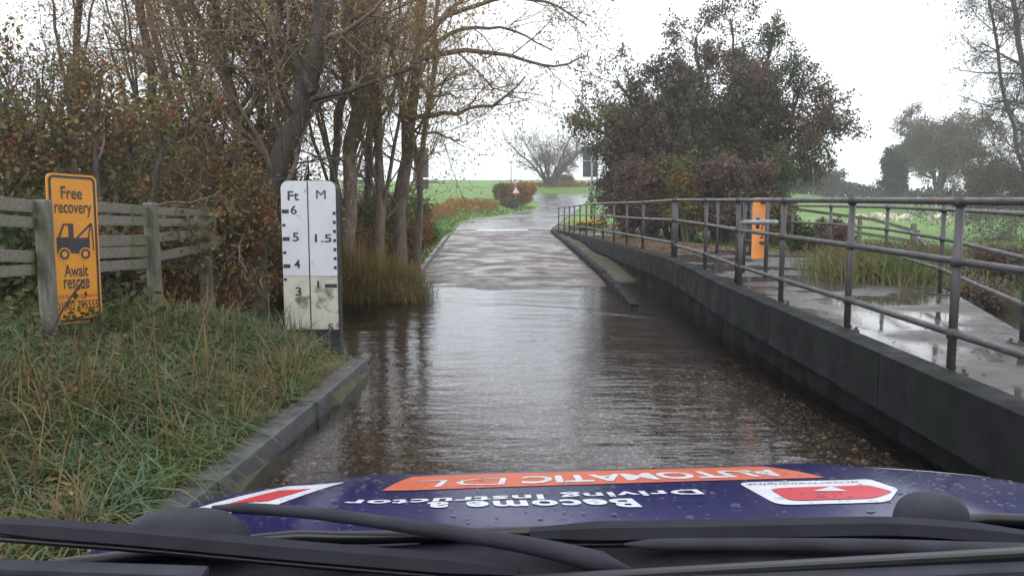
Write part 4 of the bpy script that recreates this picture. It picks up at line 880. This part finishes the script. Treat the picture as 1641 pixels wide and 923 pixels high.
def stuff(name, label, parts, mat, cat='grass'):
    V, Fq = merge(parts); o = mk(name, V, Fq, mat); return tag(o, label, cat, None, 'stuff')
g = np.random.default_rng(77)
def scat(n, xr_, yr_, keep=None, clump=None):
    if clump:
        m = n // clump[0]; cx_, cy_ = g.uniform(*xr_, m), g.uniform(*yr_, m); x = np.repeat(cx_, clump[0]) + g.normal(0, clump[1], m * clump[0]); y = np.repeat(cy_, clump[0]) + g.normal(0, clump[1], m * clump[0])
    else: x, y = g.uniform(*xr_, n), g.uniform(*yr_, n)
    if keep is not None: k = keep(x, y); x, y = x[k], y[k]
    return x, y, hterr(x, y) - .02
fz_ = lambda x, y: (1 - .55 * sm((xl(y) - x - 1.2) / .9)) * (1.0 + .75 * wav(x, y, 1.1))
nb = lambda x, y: (x < xl(y) - .2 - .3 * sm((y - 6.4) / 1.0)) & (y < 8.9)
x, y, z = scat(30000, (-6.5, -1.6), (1.2, 9), nb, (9, .05)); p1_ = blades(x, y, z, .32 * fz_(x, y), .01, g, 1.0, .65)
x, y, z = scat(9000, (-6.5, -1.6), (1.2, 9), nb, (14, .05)); p2_ = blades(x, y, z, .42 * fz_(x, y), .011, g, 1.05, .7)
stuff('grass', 'long rank green and straw grass covering the left bank', [p1_, p2_], 'grass_long')
x, y, z = scat(12000, (-5.5, -1.7), (1.2, 9), lambda x, y: nb(x, y) & (wav(x, y, 1.3) > -.15), (16, .07)); 
stuff('grass', 'broad bluish grass tufts flopping over the near left bank', [blades(x, y, z, .36 * fz_(x, y), .018, g, 1.1, .7)], 'grass_blue')
x, y, z = scat(1500, (-5.5, -1.8), (2.5, 9), nb, (9, .05)); stuff('grass', 'dry straw coloured stalks standing out of the left bank', [blades(x, y, z, .62 * fz_(x, y), .008, g, .6, .45)], 'grass_straw')
# nettles and broad leaves by the fence
x, y, z = scat(9000, (-2.6, -1.5), (1.2, 8.2), lambda x, y: (x < xl(y) - .19) & (x > xl(y) - .6) & (wav(x, y, .9) > -.25), (7, .03)); stuff('grass', 'thin short grass and moss edging the near kerb', [blades(x, y, z, .11, .008, g, .8, .5)], 'grass_long')
x, y, z = scat(2600, (-6.5, -3.2), (4.5, 9.5), lambda x, y: ~((x > -3.85) & (y < 6.9)), (26, .12)); pos = np.stack([x, y, z + g.uniform(.0, .33, len(x))], 1); V, Fq = leaves_at(pos, g, .085, .05, .4, .65)
stuff('weeds', 'green nettles and dock leaves around the fence posts', [(V, Fq)], 'leaf_green', 'weeds')
x, y, z = scat(7000, (-5.5, -1.8), (1.2, 8.8), lambda x, y: nb(x, y) & (wav(x + 7, y, 1.6) > .05), (22, .1)); pos = np.stack([x, y, z + g.uniform(.02, .24, len(x))], 1); V, Fq = leaves_at(pos, g, .06, .03, .2, .55)
stuff('weeds', 'small leafy weeds mixed into the grass of the left bank', [(V, Fq)], 'leaf_green', 'weeds')
x, y, z = scat(9000, (-12, -2.3), (13.7, 16.5), lambda x, y: x < xl(y) - .2, (10, .08)); p1_ = blades(x, y, z, .4, .014, g, .6, .5)
x, y, z = scat(26000, (-9, -2.0), (14.4, 36), lambda x, y: (x < xl(y) - .12) & (x > xl(y) - 4.5), (7, .08)); p2_ = blades(x, y, z, .16, .016, g, .5, .4)
x, y, z = scat(14000, (-9, 2.5), (34, 64), lambda x, y: (x < xl(y) - .1) & (x > xl(y) - 5), (7, .1)); p3_ = blades(x, y, z, .2, .03, g, .5, .4)
stuff('grass', 'short green verge grass along the left of the lane', [p1_, p2_, p3_], 'grass_green')
x = g.normal(-2.42, .13, 260); y = g.normal(8.35, .12, 260); V, Fq = blades(x, y, hterr(x, y) - .03, .62, .016, g, .45, .4); tag(mk('grass_tuft', V, Fq, 'grass_blue'), 'bluish grass tuft overlapping the foot of the depth gauge', 'grass tuft')
# golden sedge by the water
sc_ = gp(596, 13.9); n = 5200
def sedge_clump(label, c, n, rx, ry, h_, seed):
    g2 = np.random.default_rng(seed); x = c[0] + g2.normal(0, rx, n); y = c[1] + g2.normal(0, ry, n); V, Fq = blades(x, y, np.maximum(hterr(x, y), -.02) - .03, h_, .013, g2, .6, .55)
    o = mk('sedge_clump', V, Fq, 'sedge'); tag(o, label, 'sedge', 'golden sedge by the stream')
sedge_clump('tall golden sedge clump right of the depth gauge', gp(578, 13.9), 2000, .3, .2, 1.05, 1)
sedge_clump('rounder golden sedge clump next to the far kerb', gp(622, 14.3), 1700, .28, .2, .8, 2)
sedge_clump('rusty sedge half hidden behind the depth gauge', gp(548, 14.2), 1300, .25, .2, 1.2, 3)
sedge_clump('small brown sedge tuft at the water by the pale block', gp(600, 13.5), 1200, .3, .1, .45, 4)
# right side: verge behind the railings, tuft on the path, dead docks
x, y, z = scat(15000, (2.6, 14), (16, 36), lambda x, y: (x > xdeck2(y) + .05), (8, .1)); p1_ = blades(x, y, z, .22, .018, g, .5, .4)
x, y, z = scat(9000, (5.2, 16), (12.9, 26), lambda x, y: x > xdeck2(y) + .05, (10, .1)); p2_ = blades(x, y, z, .35, .018, g, .6, .5)
x, y, z = scat(4000, (4.3, 12), (3.5, 8.2), lambda x, y: x > xdeck2(y) + .05, (10, .1)); p3_ = blades(x, y, z, .3, .014, g, .6, .5)
stuff('grass', 'green grass on the bank beyond the footbridge', [p1_, p2_, p3_], 'grass_green')
def tuft(label, c, n, rx, ry, h_, mat, seed):
    g2 = np.random.default_rng(seed); x = c[0] + g2.normal(0, rx, n); y = c[1] + g2.normal(0, ry, n); k = x > xpost(y) + .5; x, y = x[k], y[k]
    V, Fq = blades(x, y, np.full(len(x), c[2]), h_, .012, g2, .6, .5); o = mk('grass_tuft', V, Fq, mat); tag(o, label, 'grass tuft', 'grass tufts growing on the path edge')
tuft('leafy green grass tuft growing on the path beside the puddles', (*at(1400, 445, 10.6)[:2], .66), 2600, .32, .5, .42, 'grass_long', 5)
tuft('taller straw tinted tuft behind the green path tuft', (*at(1365, 440, 11.6)[:2], .67), 1500, .25, .4, .5, 'grass_straw', 6)
tuft('green tuft against the field side railing', (*at(1430, 440, 11.3)[:2], .66), 1600, .3, .4, .45, 'grass_green', 7)
for i, (p_, d, lab) in enumerate([(1283, 17, 'green weedy bush at the bend of the path'), (1310, 18, 'brown dead dock plant left of the path tuft'), (1340, 17.5, 'brown dead dock plant nearest the railing post')]):
    shrub('dock_plant', lab, gp(p_, d), .8, 1.35 if i else 1.5, .6, 330 + i, 'leaf_bush' if i else 'leaf_green', n_st=5, size=.07, n_leaf=1, spread_=.04, up=.2, cat='plant')
for i, (p_, d, lab) in enumerate([(1560, 12.9, 'dark scrub on the stream bank below the field fence'), (1610, 15, 'dark scrub on the stream bank at the right edge'), (1500, 15, 'olive scrub by the field fence brace'), (1440, 16, 'low scrub behind the green path tuft')]):
    shrub('bank_scrub', lab, gp(p_, d), 2.2, .85, 1.2, 340 + i, 'leaf_bush', n_st=6, size=.05, n_leaf=1, spread_=.06)
# yellow flowers at the end of the railing
fl = thing('flower_bed', 'yellow and orange flowers behind the far end of the railing', 'flowers', gp(945, 38.5))
g2 = np.random.default_rng(9); pos = np.stack([g2.normal(0, .45, 500), g2.normal(0, .2, 500), .15 + g2.uniform(0, .45, 500)], 1); V, Fq = leaves_at(pos, g2, .09, .02, 0, .9); mk('blooms', V, Fq, 'flower_yellow', fl)['kind'] = 'stuff'
pos = np.stack([g2.normal(0, .5, 900), g2.normal(0, .25, 900), g2.uniform(0, .4, 900)], 1); V, Fq = leaves_at(pos, g2, .12, .02, 0, .5); mk('leaves', V, Fq, 'leaf_green', fl)['kind'] = 'stuff'
# fallen leaves
def litter(n, fx, yr_, fz, size, keep=None):
    y = g.uniform(*yr_, n); a, b_ = fx(y); x = a + (b_ - a) * g.uniform(0, 1, n)
    if keep is not None: k = keep(x, y); x, y = x[k], y[k]
    m = len(x); th = g.uniform(0, 6.28, m); s_ = g.uniform(size * .6, size * 1.3, m); u = np.stack([np.cos(th), np.sin(th), g.normal(0, .12, m)], 1) * s_[:, None]; v = np.stack([-np.sin(th), np.cos(th), g.normal(0, .12, m)], 1) * s_[:, None] * .35
    c = np.stack([x, y, fz(x, y) + .012], 1); return np.stack([c - u, c + v, c + u, c - v], 1).reshape(-1, 3), np.arange(m * 4).reshape(-1, 4)
def zlane(x, y): l, r_ = xl(y), xr(y); t = (x - l) / (r_ - l); return zroad(y) + .03 * (1 - (2 * t - 1) ** 2) + .004
edge = lambda x, y: g.uniform(0, 1, len(x)) < .12 + .88 * np.clip(np.abs((x - xl(y)) / (xr(y) - xl(y)) - .5) * 2, 0, 1) ** 3
stuff('fallen_leaves', 'brown fallen leaves scattered on the wet lane, path and verge', [litter(5000, lambda y: (xl(y), xr(y)), (16, 36), zlane, .035, edge), litter(1400, lambda y: (xdeck(y) + .2, xdeck2(y)), (3, 16), lambda x, y: zdeck(y), .03, lambda x, y: g.uniform(0, 1, len(x)) < .35),
      litter(9000, lambda y: (xdeck(y) + .3, xdeck2(y) + .4), (16, 30), lambda x, y: np.maximum(zdeck(y), hterr(x, y)), .045), litter(2600, lambda y: (xl(y) - 3.2, xl(y) - .3), (1.5, 8.6), lambda x, y: hterr(x, y) + g.uniform(.03, .2, len(x)), .03), litter(60, lambda y: (xl(y) - .2, xl(y) - .02), (3, 7.7), lambda x, y: np.full(len(x), .15), .03)], 'litter', 'leaves')
# dead stick across the yellow sign
V, Fq = merge([tube_path(px([(78, 545), (98, 500), (118, 470), (135, 448)], 6.05), .008, 6), tube_path(px([(118, 470), (128, 462), (140, 462)], 6.05), .005, 6)]); o = mk('stick', V, Fq, 'bark_grey'); tag(o, 'thin grey dead stick leaning across the foot of the yellow sign', 'stick')

# ================================================================== THE CAR (bonnet, wipers and front end in view)
CXC, ROLL = .185, -1.5
car = thing('car', 'dark blue driving school car with orange bonnet banner facing the ford', 'car', (CXC, 1.05, .2)); 
CZ = 1.203
def bz(x, y):
    t = y - 1.05; u = np.abs(x) / .85
    z = CZ - .13 * t - .14 * t * t - .037 * u ** 4 + .007 * np.exp(-((np.abs(x) - .5) / .07) ** 2)
    z = z - 1.6 * np.maximum(y - 1.88, 0) ** 2 - 3.0 * np.maximum(np.abs(x) - .8, 0) ** 2
    return z
def loc(x, y, z): return (x, y - 1.05, z - .2)
car.rotation_euler = (0, R(ROLL), 0); car.location = (CXC, 1.05, .2 + .0)
# keep the bonnet at camera-side height while rolled: the pivot is low, so shift sideways
car.location.x = CXC + math.sin(R(-ROLL)) * 1.0
def sheet(name, xs, ys, fz, mat, parent, smooth=True):
    X, Y = np.meshgrid(xs, ys); Z = fz(X, Y); V = np.stack([X.ravel(), Y.ravel() - 1.05, Z.ravel() - .2], 1); n = len(xs)
    i = (np.arange(len(ys) - 1)[:, None] * n + np.arange(n - 1)[None]).ravel()
    return mk(name, V, np.stack([i, i + 1, i + n + 1, i + n], 1), mat, parent, smooth)
bonnet = sheet('bonnet', np.linspace(-.8, .8, 61), np.linspace(1.05, 2.1, 46), bz, 'car_blue', car)
md = bonnet.modifiers.new('thick', 'SOLIDIFY'); md.thickness = .012; md.offset = -1
def patch(name, corners, mat, off, parent=bonnet, nu=26, nv=6):
    """corners in bonnet x,y: a b c d around"""
    a, b_, c, d = [np.array(q, float) for q in corners]; V = []
    for j in range(nv):
        for i in range(nu):
            s_, t = i / (nu - 1), j / (nv - 1); p_ = (a * (1 - s_) + b_ * s_) * (1 - t) + (d * (1 - s_) + c * s_) * t
            V.append(loc(p_[0], p_[1], float(bz(p_[0], p_[1])) + off))
    Fs = [(j * nu + i, j * nu + i + 1, (j + 1) * nu + i + 1, (j + 1) * nu + i) for j in range(nv - 1) for i in range(nu - 1)]
    return mk(name, V, Fs, mat, parent)
def btext(body, cx_, cy_, wdt, hgt, mat, off=.005, bold=.02, skew=0.0, name='lettering', spacing=1.0):
    """lettering read from in front of the car: up is towards the windscreen"""
    v, f = text_mesh(body, bold, spacing); x0, x1, y0, y1 = v[:, 0].min(), v[:, 0].max(), v[:, 1].min(), v[:, 1].max()
    X = cx_ - ((v[:, 0] - x0) / (x1 - x0) - .5) * wdt; Y = cy_ - ((v[:, 1] - y0) / (y1 - y0) - .5) * hgt; X = X + skew * (Y - cy_)
    V = np.stack([X, Y - 1.05, bz(X, Y) + off - .2], 1); return mk(name, V, f, mat, bonnet)
bpy.context.view_layer.update()
MI = np.array(car.matrix_world.inverted())
def to_local(w_): return (MI @ np.append(w_, 1))[:3] + [0, 1.05, .2]
def onb(px_, py_):
    """the point of the bonnet seen at a photo pixel, in bonnet x,y"""
    ds = np.linspace(1.06, 1.86, 161); r = ray(px_, py_); best = None
    q = np.array([to_local(np.array([0, 0, CAMZ]) + r * (d / r[1])) for d in ds]); gap = q[:, 2] - bz(q[:, 0], q[:, 1])
    i = np.argmax(gap < 0) if (gap < 0).any() else int(np.argmin(gap)); return q[i, :2]
def qpatch(name, corners, mat, off, **k): return patch(name, [onb(*c_) for c_ in corners], mat, off, **k)
def qtext(body, corners, mat, off=.004, bold=.02, name='lettering', spacing=1.0):
    """lettering read from in front of the car; corners: photo pixels of its top left, top right, bottom right, bottom left as it reads"""
    tl, tr_, br, bl = [np.array(onb(*c_)) if len(c_) == 2 else np.array(c_[:2]) for c_ in corners]
    v, f = text_mesh(body, bold, spacing); x0, x1, y0, y1 = v[:, 0].min(), v[:, 0].max(), v[:, 1].min(), v[:, 1].max()
    s_ = ((v[:, 0] - x0) / (x1 - x0))[:, None]; t = ((v[:, 1] - y0) / (y1 - y0))[:, None]
    Q = (bl * (1 - s_) + br * s_) * (1 - t) + (tl * (1 - s_) + tr_ * s_) * t
    return mk(name, np.stack([Q[:, 0], Q[:, 1] - 1.05, bz(Q[:, 0], Q[:, 1]) + off - .2], 1), f, mat, bonnet)
bl_, br_ = onb(1322, 766), onb(612, 787)          # the banner edge nearer the windscreen
b0 = (br_[0] + .0, br_[1]); b1 = (bl_[0], bl_[1])
patch('banner', [b0, b1, (b1[0] - .02, b1[1] + .30), (b0[0] + .02, b0[1] + .27)], 'decal_orange', .001)
def bl2(s_, t): """s from the right end as seen, t from the windscreen side"""; a_ = np.array(b1) * (1 - s_) + np.array(b0) * s_; c_ = np.array((b1[0] - .02, b1[1] + .30)) * (1 - s_) + np.array((b0[0] + .02, b0[1] + .27)) * s_; q_ = a_ * (1 - t) + c_ * t; return (q_[0], q_[1], 0)
qtext('AUTOMATIC', [bl2(.05, .1), bl2(.69, .1), bl2(.69, .55), bl2(.05, .55)], 'decal_white', .002, .03)
qtext('DL', [bl2(.73, .1), bl2(.95, .1), bl2(.95, .5), bl2(.73, .5)], 'decal_white', .002, -.012)
qtext('Become a', [(1030, 813), (682, 819), (686, 806), (1012, 800)], 'decal_white', .0012, .03, spacing=1.1)
qtext('Driving Instructor', [(1130, 793), (547, 809), (560, 799), (1112, 783)], 'decal_white', .0012, .025, spacing=1.08)
patch('learner_plate', [(-.795, 1.27), (-.60, 1.25), (-.52, 1.5), (-.67, 1.62)], 'decal_white', .0012, nu=18); patch('learner_letter', [(-.70, 1.36), (-.62, 1.34), (-.575, 1.46), (-.65, 1.5)], 'decal_red', .0022)
patch('learner_plate', [(.58, 1.66), (.79, 1.54), (.79, 1.6), (.62, 1.76)], 'decal_white', .0012)
def qpoly(name, pts, mat, off, rnd=0.0):
    P = [np.array(onb(*c_)) for c_ in pts]; out = []
    for i, c_ in enumerate(P):
        if rnd:
            a_, b_ = P[i - 1], P[(i + 1) % len(P)]
            for t in (0, .25, .5, .75, 1): s0 = c_ + (a_ - c_) * rnd; s1 = c_ + (b_ - c_) * rnd; out.append(s0 * (1 - t) ** 2 + c_ * 2 * t * (1 - t) + s1 * t * t)
        else: out.append(c_)
    m_ = np.mean(out, 0); n = len(out)
    return mk(name, [loc(m_[0], m_[1], float(bz(*m_)) + off)] + [loc(q_[0], q_[1], float(bz(*q_)) + off) for q_ in out], [(0, 1 + i, 1 + (i + 1) % n) for i in range(n)], mat, bonnet)
qpoly('video_sticker', [(1180, 774), (1390, 768), (1440, 784), (1425, 806), (1245, 811)], 'decal_white', .0012, .15)
qpoly('sticker_button', [(1232, 784), (1388, 778), (1432, 790), (1400, 800), (1265, 804)], 'decal_red', .0022, .2)
qpoly('sticker_arrow', [(1302, 790), (1332, 782), (1358, 790)], 'decal_white', .0032)
qtext('drivertrainingltd', [(1378, 775), (1200, 779), (1203, 775.5), (1372, 771.5)], 'sign_black', .0022, .0)
# rain standing on the paint
g4 = np.random.default_rng(44); nd = 700; dx_, dy_ = g4.uniform(-.78, .78, nd), 1.07 + .5 * g4.uniform(0, 1, nd); dr_ = np.abs(g4.normal(0, .0022, nd)) + .0012
ring = np.array([[math.cos(a), math.sin(a), 0] for a in np.arange(6) * math.pi / 3] + [[.6 * math.cos(a + .5), .6 * math.sin(a + .5), .38] for a in np.arange(6) * math.pi / 3] + [[0, 0, .5]])
V = (ring[None] * dr_[:, None, None] + np.stack([dx_, dy_ - 1.05, bz(dx_, dy_) - .2 + .0015], 1)[:, None]).reshape(-1, 3)
f7 = np.array([[i, (i + 1) % 6, 6 + i] for i in range(6)] + [[(i + 1) % 6, 6 + (i + 1) % 6, 6 + i] for i in range(6)] + [[6 + i, 6 + (i + 1) % 6, 12] for i in range(6)])
mk('raindrops', V, (f7[None] + (np.arange(nd) * 13)[:, None, None]).reshape(-1, 3), 'screen_glass', bonnet, True)['kind'] = 'stuff'
# wings, nose, lamps, wheels
for sgn in (-1, 1):
    xs = np.linspace(0, 1, 12); V = []; yy = np.linspace(.75, 2.12, 24)
    prof = [(.803, 0), (.85, -.018), (.885, -.06), (.9, -.16), (.9, -.36), (.885, -.62)]
    for y_ in yy:
        zt_ = float(bz(.8, max(y_, 1.05))) - .004; pinch = 1 - .10 * max(0, (y_ - 1.8) / .3) ** 2
        for a, dz_ in prof:
            q = zt_ + dz_
            V.append(loc(sgn * a * pinch, y_, q))
    n = len(prof); Fs = []
    for j in range(23):
        for i in range(n - 1):
            if i >= 4 and 1.15 < yy[j] < 1.80: continue
            Fs.append((j * n + i, j * n + i + 1, (j + 1) * n + i + 1, (j + 1) * n + i))
    wg = mk('wing', V, Fs, 'car_blue', car, True)
    wh = bpy.data.objects.new('wheel', None); C.objects.link(wh); wh.parent = car; wh.location = loc(sgn * .76, 1.48, .45)
    bb = B(); bb.cyl((-.1, 0, 0), (.1, 0, 0), .31, k=32); bb.to('tyre', 'tyre_rubber', wh, True)
    bb = B(); bb.cyl((-.105, 0, 0), (.105, 0, 0), .2, k=24).ball((sgn * .1, 0, 0), .05); bb.to('rim', 'rim_metal', wh)
    B().ball(loc(sgn * .6, 2.04, .76), .13, (1.2, .9, .6), 16).to('headlight', 'lamp_glass', car, True)
V = []; nn = 25
for k_, (yo, z_) in enumerate([(2.10, 0), (2.17, -.06), (2.22, -.2), (2.24, -.36), (2.22, -.5), (2.16, -.62)]):
    for i in range(nn):
        x_ = -.86 + 1.72 * i / (nn - 1); V.append(loc(x_, yo - .18 * abs(x_ / .86) ** 3, float(bz(np.clip(x_, -.8, .8), 2.1)) - .005 + z_))
mk('bumper', V, [(j * nn + i, j * nn + i + 1, (j + 1) * nn + i + 1, (j + 1) * nn + i) for j in range(5) for i in range(nn - 1)], 'car_blue', car, True)
B().box(loc(0, 2.215, .62), (.7, .06, .12), bev=.02).to('grille', 'car_black', car)
# scuttle, wipers, windscreen and dash
def cz_(x, y): return 1.193 - .03 * (np.abs(x) / .85) ** 2 - .12 * (1.04 - y) + .006 * np.sin(x * 9) * (y < 1.0)
cowl = sheet('scuttle_panel', np.linspace(-.84, .84, 40), np.linspace(.80, 1.045, 14), cz_, 'car_plastic', car)
cowl.modifiers.new('thick', 'SOLIDIFY').thickness = .01
q = B()
for i in range(14): q.box(loc(-.19 + i * .009, .955, float(cz_(-.19 + i * .009, .955)) + .0), (.005, .03, .003))
q.to('air_slots', 'car_black', cowl)
xs_ = np.linspace(-.82, .82, 30); V, Fq = tube_path([loc(x_, 1.047, float(bz(np.clip(x_, -.8, .8), 1.05)) - .001) for x_ in xs_], .009, 8); mk('bonnet_seal', V, Fq, 'car_black', car, True)
def blade(pts, label_, arm_pts):
    wp = bpy.data.objects.new('wiper', None); C.objects.link(wp); wp.parent = car
    P = resample([loc(*p_) for p_ in pts], 24)
    V = []; 
    prof = [(-.014, -.010), (-.016, .004), (-.004, .016), (.010, .012), (.016, -.002), (.004, -.012)]
    T = nrm(np.gradient(P, axis=0)); 
    for i, (c_, t_) in enumerate(zip(P, T)):
        s_ = nrm(np.cross(t_, [0, 0, 1])); e = .55 + .45 * min(1, min(i, 23 - i) / 3)
        for a, b_ in prof: V.append(c_ + s_ * a * e + np.array([0, 0, b_ * e]))
    n = 6; Fs = [(j * n + i, j * n + (i + 1) % n, (j + 1) * n + (i + 1) % n, (j + 1) * n + i) for j in range(23) for i in range(n)] + [tuple(range(6)), tuple(23 * 6 + i for i in reversed(range(6)))]
    mk('blade', V, Fs, 'car_plastic', wp, False)
    Vr, Fr = tube_path(P - [0, 0, .015], .0045, 6); mk('rubber', Vr, Fr, 'car_black', wp, True)
    P = resample([loc(*p_) for p_ in arm_pts], 16)[None]; rr_ = np.interp(np.linspace(0, 1, 16), [0, .05, .3, .95, 1], [.003, .015, .011, .008, .002])[None]
    V, Fq = tubes(P, rr_, 8); V = V.copy(); mk('arm', V, Fq, 'car_plastic_light', wp, True)
def wl(px_, py_, d): return tuple(to_local(at(px_, py_, d)))
blade([wl(-40, 842, .985), wl(220, 862, .985), wl(450, 884, .985), wl(640, 900, .98), wl(830, 915, .97)], '', [wl(1010, 912, .955), wl(850, 872, .98), wl(700, 850, 1.0), wl(600, 834, 1.02), wl(480, 818, 1.04), wl(340, 812, 1.05)])
blade([wl(850, 856, 1.0), wl(1100, 853, 1.01), wl(1430, 846, 1.01), wl(1680, 866, 1.0)], '', [wl(1700, 890, .97), wl(1450, 876, .975), wl(1250, 872, .98), wl(1000, 872, .985)])
def hump(cpx, cpy, d, wpx, hpx):
    c_ = np.array(wl(cpx, cpy, d)); k_ = d / F; V = []; nn_, mm = 20, 8   # a rounded moulded cover: flat foot, domed back
    for j in range(mm + 1):
        ph = j / mm * math.pi / 2
        for i in range(nn_):
            th = 2 * math.pi * i / nn_; sx = abs(math.cos(th)) ** .8 * math.copysign(1, math.cos(th)); V.append(loc(c_[0] + sx * wpx / 2 * k_ * math.cos(ph) ** .6, c_[1] + math.sin(th) * .035 * math.cos(ph) ** .6, c_[2] + hpx * k_ * math.sin(ph)))
    Fs = [(j * nn_ + i, j * nn_ + (i + 1) % nn_, (j + 1) * nn_ + (i + 1) % nn_, (j + 1) * nn_ + i) for j in range(mm) for i in range(nn_)] + [tuple(mm * nn_ + i for i in range(nn_))]
    mk('washer_cover', V, Fs, 'car_plastic_light', car, True)
hump(298, 868, 1.02, 215, 54); hump(1492, 834, 1.06, 122, 46)
# black glass edge and dashboard lip under it
def bar(name, a, b_, w_, h_, mat):
    a, b_ = np.array(loc(*a)), np.array(loc(*b_)); d = b_ - a; L = np.linalg.norm(d); o = B().box((0, 0, 0), (L, w_, h_), bev=.006).to(name, mat, car); o.location = (a + b_) / 2; o.rotation_euler = (0, -math.asin(d[2] / L), math.atan2(d[1], d[0])); return o
bar('screen_seal', wl(820, 934, .93), wl(1720, 884, .93), .02, .016, 'car_black')
bar('screen_lip', wl(1000, 941, .91), wl(1720, 910, .91), .03, .014, 'car_plastic_light')
bar('screen_lip', wl(-60, 912, .93), wl(330, 925, .93), .03, .02, 'car_plastic_light')
ws = mk('windscreen', [loc(-.8, .885, 1.175), loc(.8, .885, 1.175), loc(.62, -.08, 1.665), loc(-.62, -.08, 1.665)], [(0, 1, 2, 3)], 'screen_glass', car); ws.modifiers.new('thick', 'SOLIDIFY').thickness = .005
dash = B().box(loc(0, .62, 1.06), (1.5, .5, .12), bev=.04).to('dashboard', 'car_plastic', car)
for sgn in (-1, 1): B().cyl(loc(sgn * .83, .9, 1.17), loc(sgn * .65, -.08, 1.67), .03).to('pillar', 'car_blue', car, True)

# ================================================================== HAZE (thin drizzle)
hz = B().box((0, 200, 12), (900, 560, 30)).to('haze', None); tag(hz, 'thin grey drizzle haze filling the valley', 'haze', None, 'stuff')
m = bpy.data.materials.new('haze'); m.use_nodes = True; nt = m.node_tree; nt.nodes.clear()
pv = nt.nodes.new('ShaderNodeVolumePrincipled'); pv.inputs['Color'].default_value = (.97, .98, 1, 1); pv.inputs['Density'].default_value = .0014; pv.inputs['Anisotropy'].default_value = .3
mo = nt.nodes.new('ShaderNodeOutputMaterial'); nt.links.new(pv.outputs[0], mo.inputs['Volume']); hz.data.materials.append(m)
